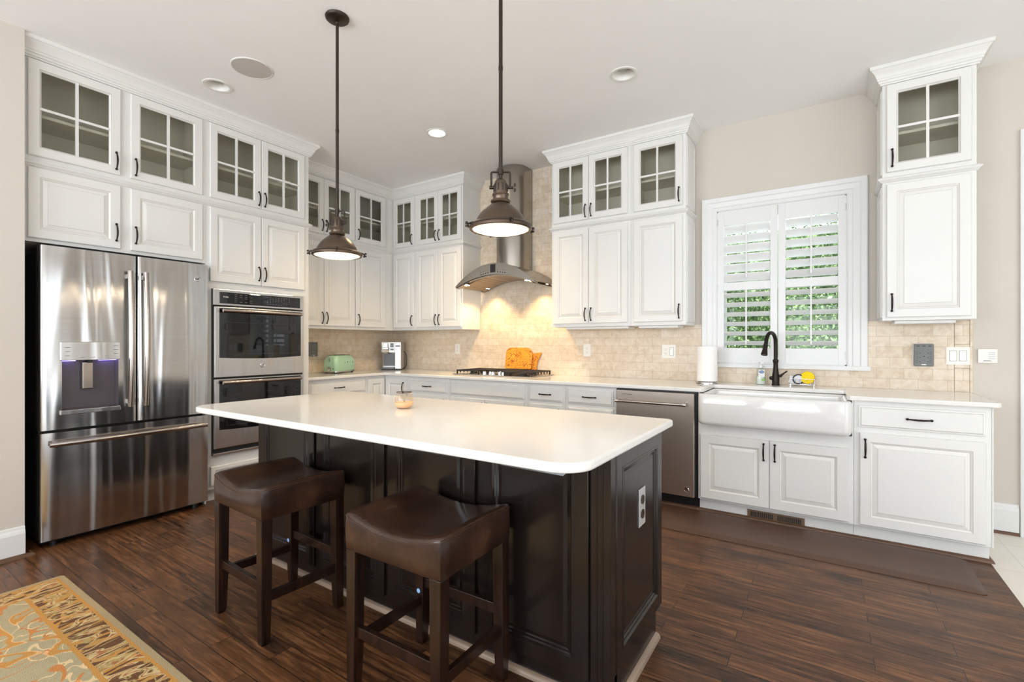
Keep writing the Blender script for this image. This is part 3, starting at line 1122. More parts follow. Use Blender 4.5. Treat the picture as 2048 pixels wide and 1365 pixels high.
def corner_unit():
    t = thing('corner_cabinet', 'white corner base cabinet with a folding door, below the coffee maker', 'cabinet', (-4.04, 3.62, 0), 0)
    tf = lambda p: (p[0] + 4.04, p[1] - 3.62, p[2])
    g = G(tf)
    g.box(XW, -4.04, 3.356, D - .001, .098, TOPZ)
    g.box(-4.04, -3.685, 3.62, D - .001, .098, TOPZ)
    g.box(XW, -4.09, 3.356, D - .001, 0, .098)
    g.box(-4.09, -3.685, 3.67, D - .001, 0, .098)
    g.build('body', 'white', t)
    tl = lambda p: (XW + p[1] + 4.04, p[0] - 3.62, p[2])
    door('raised', tl, t, 3.379, 3.598, .112, .838, LB, None, name='door')
    tb = lambda p: (p[0] + 4.04, D - p[1] - 3.62, p[2])
    door('raised', tb, t, -4.016, -3.700, .112, .838, BB, ('v', -3.735, .745), name='door')


corner_unit()
DZ = (.714, .838)
cabinet(BACK, 'white base cabinet with one narrow drawer, between the corner door and the cooktop', -3.684, -3.116, BB, 0, TOPZ,
        [('slab', -3.655, -3.141) + DZ + (('h', -3.398, .776),), ('raised', -3.655, -3.141, .112, .690, ('v', -3.17, .6))], toe=TOE, name='base_cabinet')
cabinet(BACK, 'white base cabinet with a wide handleless front panel, below the cooktop', -3.115, -2.211, BB, 0, TOPZ,
        [('slab', -3.091, -2.238) + DZ, ('raised', -3.091, -2.673, .112, .690, ('v', -2.70, .6)), ('raised', -2.669, -2.238, .112, .690, ('v', -2.64, .6))], toe=TOE, name='base_cabinet')
cabinet(BACK, 'narrow white base cabinet with one small drawer, just past the cooktop toward the dishwasher', -2.210, -1.834, BB, 0, TOPZ,
        [('slab', -2.184, -1.858) + DZ + (('h', -2.020, .776),), ('raised', -2.184, -1.858, .112, .690, ('v', -1.885, .6))], toe=TOE, name='base_cabinet')
cabinet(BACK, 'white base cabinet with a stack of drawers, against the dishwasher', -1.833, -1.383, BB, 0, TOPZ,
        [('slab', -1.809, -1.406) + DZ + (('h', -1.607, .776),), ('slab', -1.809, -1.406, .520, .690, ('h', -1.607, .650)), ('slab', -1.809, -1.406, .320, .500, ('h', -1.607, .42)), ('slab', -1.809, -1.406, .112, .300, ('h', -1.607, .21))], toe=TOE, name='base_cabinet')


def sink_base(t, tf):
    pass


def sink_cab():
    u0, u1, um = -.766, .147, -.31
    t = thing('sink_cabinet', 'white sink base cabinet with two doors, below the apron sink', 'cabinet', BACK.world(um, BB, 0), 0)
    tf = BACK.tf(um, BB, 0)
    g = G(tf)
    g.box(u0, u1, 0, BB, .098, .640)
    g.box(u0, -.755, 0, BB, .640, TOPZ)
    g.box(.138, u1, 0, BB, .640, TOPZ)
    g.box(u0, u1, 0, BB - .05, 0, .098)
    g.build('body', 'white', t, bevel=.001)
    door('raised', tf, t, -.750, -.314, .112, .566, BB, ('v', -.345, .488), fw=.058)
    door('raised', tf, t, -.310, .120, .112, .566, BB, ('v', -.279, .488), fw=.058)


sink_cab()


def rb_extra(t, tf):
    g = G(tf)
    g.box(.762, .768, 0, BB + .004, .098, TOPZ)
    g.build('side_panel', 'white', t)


cabinet(BACK, 'white base cabinet with one drawer over one large door, beside the cream tile floor', .148, .762, BB, 0, TOPZ,
        [('slab', .171, .736, .706, .838, ('h', .455, .774)), ('raised', .176, .736, .111, .672, ('v', .203, .580))], toe=TOE, name='base_cabinet', extra=rb_extra)

# brown shoe moulding along the toe kicks
g = G()
sweep(g, [(0.0, 0.0), (0.020, 0.0), (0.017, 0.011), (0.010, 0.017), (0.0, 0.020)], [(-4.09, 2.609), (-4.09, 3.67), (.763, 3.67), (.763, 3.80)])
struct(g.build('trim_15', 'shoe', smooth=40))

# register in the toe kick below the sink
t = thing('toe_kick_register', 'brown slotted air register in the toe kick below the sink doors', 'vent', (-.282, 3.669, .012))
g = G()
g.box(-.170, .170, -.004, 0, 0, .056)
g.build('frame', 'vent', t, bevel=.002)
for half in (0, 1):
    g = G()
    for i in range(12):
        x = (-.145 if half == 0 else .0175) + i * .0116
        g.box(x - .0035, x + .0035, -.0048, -.0038, .010, .046)
    g.build('slots', 'black', t)


# ------------------------------------------------------------------ worktops
def worktop():
    yf = 3.575
    xr = .795
    path = [(XW + .001, 2.609), (-4.000, 2.609), (-4.000, yf), (-.742, yf), (-.725, yf + .02), (-.725, 3.975), (.112, 3.975), (.112, yf + .02), (.128, yf), (xr - .02, yf), (xr, yf + .02), (xr, D + .009), (.8065, D + .009), (.8065, D - .001), (XW + .001, D - .001)]
    path = [(XW + .001, 2.609), (-4.000, 2.609), (-4.000, yf), (-.742, yf), (-.725, yf + .02), (-.725, 3.975), (.112, 3.975), (.112, yf + .02), (.128, yf), (xr - .02, yf), (xr, yf + .02), (xr, D - .005), (XW + .001, D - .005)]
    g = G()
    g.prism(path, TOPZ + .001, CT)
    o = g.build('countertop', 'quartz', bevel=.007, seg=3)
    tag(o, 'L-shaped white quartz worktop along the range wall and corner', 'worktop')


worktop()


# ------------------------------------------------------------------ apron sink
def rrect(x0, x1, y0, y1, r, z, n=5):
    p = []
    for cx, cy, a0 in ((x1 - r, y1 - r, 0), (x0 + r, y1 - r, 90), (x0 + r, y0 + r, 180), (x1 - r, y0 + r, 270)):
        for i in range(n + 1):
            a = math.radians(a0 + 90 * i / n)
            p.append((cx + r * math.cos(a), cy + r * math.sin(a), z))
    return p


def sink():
    x0, x1, y0, y1 = -.750, .136, 3.500, 4.005
    t = thing('apron_sink', 'glossy white fireclay apron-front sink below the shuttered window', 'sink', ((x0 + x1) / 2, 3.75, .648))
    cx, cy, cz = (x0 + x1) / 2, 3.75, .648
    tf = lambda p: (p[0] - cx, p[1] - cy, p[2] - cz)
    g = G(tf)
    z1 = .864
    L = []
    for ins, z in ((.035, .648), (.016, .653), (.005, .664), (0, .680), (0, z1 - .016), (.004, z1 - .005), (.012, z1), (.036, z1), (.043, z1 - .006), (.046, z1 - .02), (.05, .70), (.07, .675), (.11, .668)):
        L.append(rrect(x0 + ins, x1 - ins, y0 + ins, y1 - ins, max(.045 - ins * .5, .02), z))
    g.loft(L)
    b = g.build('basin', 'ceramic', t, smooth=60)
    d = G(tf)
    d.lathe([(.045, .0), (.045, .004), (.03, .005)], (cx, 3.77, .668), 24)
    d.build('drain', 'chrome', t, smooth=40)
    e = G(tf)
    e.lathe([(.020, 0), (.020, .0015), (.017, .002)], (cx + .0, 3.958, .79), 24, axis='y')
    e.lathe([(.012, 0), (.012, .0007)], (cx - .02, 3.528, z1), 20)
    e.build('maker_mark', 'greyplate', t)


sink()


# ------------------------------------------------------------------ faucet
def faucet():
    bx, by = -.316, 4.150
    t = thing('kitchen_faucet', 'dark bronze gooseneck faucet behind the apron sink', 'faucet', (bx, by, CT))
    g = G()
    g.lathe([(.028, 0), (.028, .008), (.025, .012), (.026, .05), (.023, .085), (.017, .13), (.016, .165), (.019, .178), (.021, .186), (.019, .194), (.014, .20)], n=24)
    g.build('body', 'bronze', t, smooth=50)
    g = G()
    # neck swings toward the room and slightly toward the corner
    dirx, diry = -.34, -.94
    pts = [(0, 0, .195), (0, 0, .24), (0, 0, .29)]
    R = .075
    for i in range(1, 13):
        a = math.pi * i / 12 * .94
        h = R - R * math.cos(a)
        pts.append((dirx * h, diry * h, .325 + R * math.sin(a)))
    g.tube(pts, .0138, 14)
    g.build('neck', 'bronze', t, smooth=60)
    e = Vector(pts[-1])
    dv = (Vector(pts[-1]) - Vector(pts[-2])).normalized()
    g = G()
    g.tube([tuple(e - dv * .01), tuple(e + dv * .03), tuple(e + dv * .032), tuple(e + dv * .06), tuple(e + dv * .095), tuple(e + dv * .10), tuple(e + dv * .112)], [.0125, .014, .017, .016, .021, .023, .021], 16)
    g.build('spray_head', 'bronze', t, smooth=50)
    g = G()
    g.tube([(.015, 0, .07), (.034, 0, .073), (.05, -.004, .09), (.078, -.01, .112)], [.012, .011, .006, .0045], 10)
    g.sphere((-.028, -.01, .055), .016, 12)
    g.build('lever', 'bronze', t, smooth=60)


faucet()


# ------------------------------------------------------------------ refrigerator
def fridge():
    of = -3.84 - XW
    u0, u1, us = .822, 1.737, 1.2935
    um = (u0 + u1) / 2
    t = thing('refrigerator', 'stainless french-door refrigerator with a water dispenser and bottom freezer drawer', 'refrigerator', LEFT.world(um, of, 0), LEFT.rz)
    tf = LEFT.tf(um, of, 0)
    g = G(tf)
    g.box(u0 + .008, u1 - .008, .06, of - .085, .04, 1.770)
    g.box(u0 + .01, u0 + .10, of - .22, of - .09, 1.770, 1.795)
    g.box(u1 - .10, u1 - .01, of - .22, of - .09, 1.770, 1.795)
    g.build('cabinet_shell', 'darkgrey', t, bevel=.004)
    g = G(tf)
    g.box(u0 + .02, u1 - .02, of - .14, of - .09, .012, .05)
    for x in (u0 + .07, u1 - .07):
        g.lathe([(.02, 0), (.02, .03)], (x, of - .06, 0.0), 12)
    g.build('base_grille', 'black', t)
    n = 14

    def panel(a, b, c, d, hole=None, name='door', bulge=.008):
        g = G(tf)
        ob = of - .082
        r = .012
        # vertical bars across the width, gently bowed
        cols = []
        N = 16
        us_ = [a + (b - a) * i / N for i in range(N + 1)]

        def front(u):
            s_ = 2 * (u - a) / (b - a) - 1
            e = min(u - a, b - u)
            return of - bulge * s_ * s_ * .6 - (r - math.sqrt(max(0, r * r - max(0, r - e) ** 2)) if e < r else 0)
        us_ = sorted(set([a, a + .002, a + .005, a + .009, b - .009, b - .005, b - .002, b] + us_[1:-1] + ([hole[0], hole[1]] if hole else [])))
        zs = [c, c + .004, d - .004, d]
        zz = sorted(set([c, d] + ([hole[2], hole[3]] if hole else [])))
        idx = {}
        pts, faces = [], []

        def vid(i, j):
            k_ = (i, j)
            if k_ not in idx:
                idx[k_] = len(pts)
                pts.append((us_[i], front(us_[i]), zz[j]))
            return idx[k_]
        for i in range(len(us_) - 1):
            for j in range(len(zz) - 1):
                if hole and us_[i] >= hole[0] - 1e-6 and us_[i + 1] <= hole[1] + 1e-6 and zz[j] >= hole[2] - 1e-6 and zz[j + 1] <= hole[3] + 1e-6:
                    continue
                faces.append((vid(i, j), vid(i + 1, j), vid(i + 1, j + 1), vid(i, j + 1)))
        g.add(pts, faces)
        # sides, back
        fl = [(u, front(u)) for u in us_]
        for zc in (c, d):
            g.add([(u, o_, zc) for u, o_ in fl] + [(b, ob, zc), (a, ob, zc)], [tuple(range(len(fl) + 2))])
        g.add([(a, fl[0][1], c), (a, ob, c), (a, ob, d), (a, fl[0][1], d)], [(0, 1, 2, 3)])
        g.add([(b, fl[-1][1], c), (b, ob, c), (b, ob, d), (b, fl[-1][1], d)], [(0, 1, 2, 3)])
        if hole:
            h0, h1, h2, h3 = hole
            dp = of - .055
            f0, f1 = front(h0), front(h1)
            g.add([(h0, f0, h2), (h1, f1, h2), (h1, f1, h3), (h0, f0, h3), (h0 + .006, dp, h2 + .006), (h1 - .006, dp, h2 + .006), (h1 - .006, dp, h3), (h0 + .006, dp, h3)],
                  [(0, 1, 5, 4), (1, 2, 6, 5), (2, 3, 7, 6), (3, 0, 4, 7), (4, 5, 6, 7)], 1)
        return g.build(name, ['steel', 'cavity'], t, smooth=35)
    hole = (.917, 1.192, .812, 1.112)
    d1 = panel(u0, us - .003, .700, 1.798, hole)
    d2 = panel(us + .003, u1, .700, 1.798)
    dr = panel(u0, u1, .045, .683, None, 'freezer_drawer', .010)
    # dispenser
    g = G(tf)
    g.box(.908, 1.201, of - .005, of + .006, 1.112, 1.226)
    cp = g.build('dispenser_panel', 'steelflat', d1, bevel=.003)
    g = G(tf)
    for u, z in ((.93, 1.19), (.93, 1.165), (.93, 1.14), (1.0, 1.128), (1.05, 1.128), (1.12, 1.135), (1.165, 1.20), (1.165, 1.175), (1.165, 1.15)):
        g.box(u, u + .022, of + .006, of + .0066, z, z + .003)
    g.build('touch_icons', 'greyplastic', d1)
    g = G(tf)
    g.box(.908, 1.201, of - .005, of + .010, .784, .812)
    g.build('drip_tray', 'steelflat', d1, bevel=.003)
    text_part('Profile', 'lettering', 'greyplastic', d1, .022, tf((1.055, of + .0106, .798)), (math.pi / 2, 0, 0))
    g = G(tf)
    g.box(1.014, 1.066, of - .045, of - .010, .934, 1.100)
    g.build('paddle', 'handle', d1, bevel=.004)
    g = G(tf)
    g.box(1.038, 1.062, of - .03, of - .005, 1.095, 1.114)
    g.build('spout', 'black', d1)
    for ua, ub in ((.925, .985), (1.10, 1.185)):
        g = G(tf)
        g.box(ua, ub, of - .045, of - .02, 1.1085, 1.1115)
        g.build('night_light', 'violet', d1)
    # bowed handles

    def vhandle(u, par):
        g = G(tf)
        z0, z1 = .800, 1.693
        L = []
        N = 16
        for i in range(N + 1):
            s_ = i / N
            z = z0 + (z1 - z0) * s_
            o_ = of + .034 + .026 * math.sin(math.pi * s_)
            w = .0155
            dth = .010
            L.append([(u - w, o_ - dth, z), (u - w * .7, o_ + dth * .6, z), (u, o_ + dth, z), (u + w * .7, o_ + dth * .6, z), (u + w, o_ - dth, z), (u, o_ - dth * 1.3, z)])
        g.loft(L)
        h = g.build('handle', 'handle', par, smooth=60)
        g = G(tf)
        for z in (z0 + .02, z1 - .05):
            g.box(u - .013, u + .013, of - .004, of + .034, z, z + .03)
        g.build('handle_mount', 'handle', par, bevel=.002)
    vhandle(1.248, d1)
    vhandle(1.333, d2)
    g = G(tf)
    L = []
    N = 20
    for i in range(N + 1):
        s_ = i / N
        u = .855 + .855 * s_
        o_ = of + .034 + .024 * math.sin(math.pi * s_)
        r1 = .0155
        L.append([(u, o_ + .012 * math.cos(a), .618 + r1 * math.sin(a)) for a in [2 * math.pi * k / 10 for k in range(10)]])
    g.loft(L)
    for u in (.875, 1.66):
        g.box(u, u + .03, of - .004, of + .036, .607, .629)
    g.build('handle', 'handle', dr, smooth=60)
    # round badge
    g = G(tf)
    g.lathe([(.022, 0), (.022, .003), (.018, .004), (.018, .003), (.0, .003)], (1.659, of - .006, 1.688), 28, axis='y')
    g.lathe([(.022, -.0), (.022, .006), (.019, .007), (.017, .005)], (1.659, of - .006, 1.688), 28, axis='y')
    g.build('badge', 'chrome', d2, smooth=40)
    text_part('GE', 'badge_letters', 'black', d2, .022, tf((1.659, of + .0022, 1.688)), (math.pi / 2, 0, 0))


fridge()


# ------------------------------------------------------------------ double oven
def oven():
    of = -3.893 - XW
    of2 = -3.880 - XW
    u0, u1 = 1.786, 2.536
    um = (u0 + u1) / 2
    t = thing('double_wall_oven', 'stainless double wall oven with black glass doors set in the tall white cabinet', 'oven', LEFT.world(um, of2, .356), LEFT.rz)
    tf = LEFT.tf(um, of2, .356)
    g = G(tf)
    g.box(u0 + .008, u1 - .008, .06, of - .006, .364, 1.626)
    g.box(u0, u1, FD + .0005, of - .004, .356, 1.634)
    g.build('housing', 'black', t)
    g = G(tf)
    g.box(u0, u1, of - .004, of2, 1.508, 1.634)
    p = g.build('control_panel', 'steelflat', t, bevel=.004)
    g = G(tf)
    g.box(u0 + .043, u1 - .036, of2 - .004, of2 + .003, 1.524, 1.613)
    g.build('display_glass', 'blackglass', p, bevel=.006)
    g = G(tf)
    rnd = random.Random(4)
    for r in range(5):
        z = 1.540 + r * .014
        for c in range(9):
            if rnd.random() < .7:
                u = 2.20 + c * .024
                g.box(u, u + .010, of2 + .003, of2 + .0034, z, z + .003)
        for c in range(4):
            if rnd.random() < .75:
                u = 1.94 + c * .04
                g.box(u, u + .018, of2 + .003, of2 + .0034, z, z + .003)
    g.build('key_legends', 'greyplastic', p)
    text_part('Profile', 'lettering', 'outlet', p, .015, tf((1.875, of2 + .0032, 1.575)), (math.pi / 2, 0, 0))

    def odoor(z0, z1, wz0, wz1, hz, badge):
        g = G(tf)
        g.box(u0 + .004, u1 - .004, of - .002, of2 + .006, z0, z1)
        d = g.build('oven_door', 'steelflat', t, bevel=.005)
        g = G(tf)
        f = of2 + .006
        # window with an arched lower edge
        N = 14
        top, low = [], []
        a, b = u0 + .040, u1 - .034
        pts = []
        for i in range(N + 1):
            s_ = i / N
            u = a + (b - a) * s_
            pts.append((u, wz0 + .006 - .012 * math.sin(math.pi * s_)))
        pts += [(b, wz1), (a, wz1)]
        g.loft([[(p_[0], f - .002, p_[1]) for p_ in pts], [(p_[0], f + .002, p_[1]) for p_ in pts]])
        wd = g.build('door_window', 'blackglass', d)
        wx0, wx1, wza, wzb = a + .055, b - .055, wz0 + .035, wz1 - .11
        g = G(tf)
        for bx in ((wx0, wx1, wzb, wzb + .003), (wx0, wx1, wza - .003, wza), (wx0 - .003, wx0, wza, wzb), (wx1, wx1 + .003, wza, wzb)):
            g.box(bx[0], bx[1], f + .002, f + .0023, bx[2], bx[3])
        g.build('window_border', 'darkgrey', wd)
        g = G(tf)
        L = []
        for i in range(17):
            s_ = i / 16
            u = u0 + .050 + (u1 - u0 - .097) * s_
            o_ = f + .036 + .010 * math.sin(math.pi * s_)
            L.append([(u, o_ + .012 * math.cos(q), hz + .0135 * math.sin(q)) for q in [2 * math.pi * k / 10 for k in range(10)]])
        g.loft(L)
        for u in (u0 + .06, u1 - .09):
            g.box(u, u + .025, f - .002, f + .036, hz - .008, hz + .008)
        g.build('handle', 'handle', d, smooth=60)
        if badge:
            g = G(tf)
            g.lathe([(.019, 0), (.019, .004), (.016, .005), (.015, .004)], (2.161, f, z0 + .085), 28, axis='y')
            g.build('badge', 'chrome', d, smooth=40)
            text_part('GE', 'badge_letters', 'black', d, .017, tf((2.161, f + .0046, z0 + .085)), (math.pi / 2, 0, 0))
    odoor(.952, 1.499, 1.099, 1.488, 1.468, True)
    odoor(.408, .942, .546, .933, .914, False)
    g = G(tf)
    g.box(u0, u1, of - .004, of2 + .004, .356, .376)
    g.build('vent_trim', 'steelflat', t, bevel=.003)


oven()


# ------------------------------------------------------------------ dishwasher
def dishwasher():
    of = D - 3.583
    u0, u1 = -1.372, -.788
    um = (u0 + u1) / 2
    t = thing('dishwasher', 'slate-toned steel dishwasher with a bar handle, between the drawers and the sink', 'dishwasher', BACK.world(um, of, 0))
    tf = BACK.tf(um, of, 0)
    g = G(tf)
    g.box(u0 - .006, u1 + .016, .05, BB - .002, .10, .862)
    g.box(u0 - .006, u1 + .016, .05, BB - .05, .0, .10)
    g.build('tub', 'black', t)
    g = G(tf)
    g.box(u0, u1, BB, of, .103, .853)
    d = g.build('door', ['slate'], t, bevel=.004)
    g = G(tf)
    hz = .772
    g.tube([(-1.352, of + .042, hz), (-.838, of + .042, hz)], .0105, 12)
    h = g.build('handle', 'handle', d, smooth=60)
    g = G(tf)
    for u in (-1.352, -.846):
        g.lathe([(.013, -.012), (.013, .012)], (u, of + .042, hz), 14, axis='x')
        g.tube([(u, of + .042, hz), (u, of + .0, hz + .02)], .009, 10)
    g.build('handle_mount', 'chrome', d, smooth=40)
    g = G(tf)
    g.box(-1.325, -1.245, of - .001, of + .0006, .820, .8235)
    g.build('status_slot', 'black', d)
    g = G(tf)
    g.lathe([(.017, 0), (.017, .003), (.014, .004), (.013, .003)], (-.838, of, .155), 28, axis='y')
    g.build('badge', 'chrome', d, smooth=40)
    text_part('GE', 'badge_letters', 'black', d, .016, tf((-.838, of + .0036, .155)), (math.pi / 2, 0, 0))


dishwasher()


# ------------------------------------------------------------------ cooktop
def cooktop():
    x0, x1, y0, y1 = -3.192, -2.262, 3.755, 4.215
    cx, cy = (x0 + x1) / 2, (y0 + y1) / 2
    t = thing('gas_cooktop', 'steel gas cooktop with black iron grates and five knobs', 'cooktop', (cx, cy, CT))
    tf = lambda p: (p[0] - cx, p[1] - cy, p[2] - CT)
    g = G(tf)
    g.box(x0, x1, y0, y1, CT + .0005, CT + .010)
    g.build('tray', 'steelflat', t, bevel=.004)
    z = CT + .010
    hw = (x1 - x0 - .05) / 3
    for i in range(3):
        gx0 = x0 + .025 + i * hw + .003
        gx1 = gx0 + hw - .006
        yf = y0 + .03 if i != 1 else y0 + .15
        g = G(tf)
        g.box(gx0, gx1, yf, yf + .012, z + .028, z + .040)
        g.box(gx0, gx1, y1 - .035, y1 - .023, z + .028, z + .040)
        for sx in (gx0, gx1 - .012):
            g.box(sx, sx + .012, yf, y1 - .023, z + .028, z + .040)
            for yy in (yf, y1 - .035):
                g.box(sx, sx + .012, yy, yy + .012, z, z + .03)
        nn = 6 if i != 1 else 4
        for j in range(1, nn + 1):
            yy = yf + (y1 - .03 - yf) * j / (nn + 1)
            g.box(gx0, gx1, yy - .0045, yy + .0045, z + .030, z + .040)
            g.box(gx0, gx0 + .010, yy - .0045, yy + .0045, z + .008, z + .03)
            g.box(gx1 - .010, gx1, yy - .0045, yy + .0045, z + .008, z + .03)
        g.box((gx0 + gx1) / 2 - .005, (gx0 + gx1) / 2 + .005, yf, y1 - .024, z + .029, z + .039)
        g.build('grate', 'blackmatte', t, bevel=.0015)
    for bx, by, r in ((x0 + .17, y0 + .14, .035), (x0 + .17, y0 + .33, .042), (cx, y0 + .30, .055), (x1 - .17, y0 + .14, .042), (x1 - .17, y0 + .33, .035)):
        g = G(tf)
        g.lathe([(r * 1.3, 0), (r * 1.3, .006), (r, .008), (r, .018), (r * .9, .022)], (bx, by, z), 24)
        g.build('burner', 'blackmatte', t, smooth=40)
    for kx, ky in ((cx - .115, y0 + .075), (cx - .055, y0 + .10), (cx, y0 + .060), (cx + .055, y0 + .10), (cx + .115, y0 + .075)):
        g = G(tf)
        g.lathe([(.025, 0), (.025, .006), (.020, .008), (.019, .026), (.016, .029)], (kx, ky, z), 24)
        g.box(kx - .005, kx + .005, ky - .019, ky + .019, z + .028, z + .036)
        g.build('knob', 'chrome', t, smooth=40)


cooktop()


# ------------------------------------------------------------------ range hood
def hood():
    cx, hw = -2.690, .468
    yf, yb = 3.765, D
    z0, zt = 1.785, 1.985
    t = thing('range_hood', 'curved stainless range hood with a rounded chimney above the cooktop', 'range hood', (cx, D, z0))
    tf = lambda p: (p[0] - cx, p[1] - D, p[2] - z0)
    N = 28

    def arc(h, s_, w=hw):
        x = -w + 2 * w * s_
        return (x, h * (1 - (x / w) ** 2))
    # canopy shell
    g = G(tf)
    L = []
    for i in range(N + 1):
        s_ = i / N
        x, h = arc(zt - z0, s_)
        L.append([(cx + x, yf, z0 + h), (cx + x, yb - .001, z0 + h), (cx + x, yb - .001, z0 + h + .008), (cx + x, yf, z0 + h + .008)])
    g.loft(L)
    g.build('canopy', 'hoodsteel', t, smooth=40)
    # crescent fascia
    g = G(tf)
    L = []
    for i in range(N + 1):
        s_ = i / N
        x, h = arc(zt - z0, s_)
        x2, h2 = arc(.105, s_)
        L.append([(cx + x, yf - .004, z0 + h + .009), (cx + x, yf + .012, z0 + h + .009), (cx + x, yf + .012, z0 + h2 - .006), (cx + x, yf - .004, z0 + h2 - .006)])
    g.loft(L)
    f = g.build('fascia', 'hoodsteel', t, smooth=40)
    g = G(tf)
    g.box(cx - .030, cx + .030, yf - .007, yf - .003, z0 + .118, z0 + .196)
    g.build('display', 'blackglass', f, bevel=.002)
    g = G(tf)
    for sgn in (-1, 1):
        for i in range(4):
            x = cx + sgn * (.058 + i * .028)
            g.lathe([(.0052, 0), (.0052, -.003), (.004, -.0035)], (x, yf - .004, z0 + .128 - abs(x - cx) * .16), 10, axis='y')
            g.box(x - .004, x + .004, yf - .0046, yf - .004, z0 + .150 - abs(x - cx) * .16, z0 + .154 - abs(x - cx) * .16)
    g.build('buttons', 'black', f)
    # soffit with the filters and a rim underneath
    g = G(tf)
    L = []
    for i in range(N + 1):
        s_ = i / N
        x, h = arc(.095, s_, hw - .06)
        L.append([(cx + x, yf + .06, z0 + h - .004), (cx + x, yb - .06, z0 + h - .004), (cx + x, yb - .06, z0 + h + .004), (cx + x, yf + .06, z0 + h + .004)])
    g.loft(L)
    g.build('filter', 'filter', t, smooth=40)
    g = G(tf)
    L = []
    for y_a, y_b in ((yf + .012, yf + .06), (yb - .06, yb - .001)):
        L = []
        for i in range(N + 1):
            s_ = i / N
            x, h = arc(.102, s_)
            L.append([(cx + x, y_a, z0 + h - .012), (cx + x, y_b, z0 + h - .012), (cx + x, y_b, z0 + h - .004), (cx + x, y_a, z0 + h - .004)])
        g.loft(L)
    g.build('soffit_rim', 'hoodsteel', t, smooth=40)
    # lamps
    for x, y in ((cx - .36, yf + .05), (cx - .36, yb - .10), (cx + .36, yf + .05), (cx + .36, yb - .10)):
        g = G(tf)
        h = .100 * (1 - ((x - cx) / hw) ** 2)
        g.lathe([(.034, -.022), (.034, -.010), (.02, -.008)], (x, y, z0 + h), 20)
        la = g.build('lamp', ['chrome'], t, smooth=40)
        g = G(tf)
        g.lathe([(.026, -.0235), (.026, -.0222)], (x, y, z0 + h), 20)
        g.build('lamp_lens', 'hoodled', la)
    # chimney: flat sides and a rounded front
    g = G(tf)
    w, ys, yc = .166, 4.120, 3.985
    pts = [(cx - .017 - w, yb - .001), (cx - .017 - w, ys)]
    for i in range(1, 16):
        a = math.pi * i / 16
        pts.append((cx - .017 - w * math.cos(a), ys - (ys - yc) * math.sin(a)))
    pts += [(cx - .017 + w, ys), (cx - .017 + w, yb - .001)]
    g.prism(pts, z0 + .12, CEIL - .001)
    g.build('chimney', 'hoodsteel', t, smooth=40)
    for x in (cx - .30, cx + .30):
        for y in (yb - .12, yf + .08):
            l = bpy.data.lights.new('hood_lamp_light', 'SPOT')
            l.energy = 9.0
            l.color = (1.0, 0.66, 0.32)
            l.spot_size = math.radians(120)
            l.spot_blend = 0.5
            l.shadow_soft_size = 0.03
            o = bpy.data.objects.new('hood_lamp_light', l)
            o.location = (x, y, z0 + .005)
            o.rotation_euler = (math.radians(-8 if y > 4 else 8), 0, 0)
            COL.objects.link(o)


hood()


# ------------------------------------------------------------------ small things on the range wall worktop
def board(name, label, poly, th, base, tilt, rotz=0.0):
    g = G()
    g.prism(poly, 0, th, axis='y')
    o = g.build(name, 'olive', None, loc=base, rot=(tilt, 0, rotz), bevel=.004, seg=2)
    tag(o, label, 'cutting board')


bz = CT + .0515
poly = []
bw, bh = .325, .225
for px, pz, r, a0 in ((bw, bh, .075, 0), (0, bh, .055, 90), (0, 0, .02, 180), (bw, 0, .02, 270)):
    sx = px - r if px > 0 else px + r
    sz = pz - r if pz > 0 else pz + r
    for i in range(6):
        a = math.radians(a0 + 18 * i)
        poly.append((sx + r * math.cos(a), sz + r * math.sin(a)))
board('cutting_board', 'rounded olive-wood cutting board with dark grain leaning behind the cooktop', poly, .018, (-2.852, 4.204, CT + .0525), math.radians(-9))
poly = [(0, 0), (.13, 0), (.175, .03), (.18, .07), (.19, .12), (.215, .17), (.235, .205), (.225, .215), (.14, .205), (.13, .18), (.02, .18), (0, .1)]
board('cutting_board', 'flared olive-wood serving board standing behind the rounded cutting board', poly, .016, (-2.660, 4.240, CT + .0115), math.radians(-1.5))


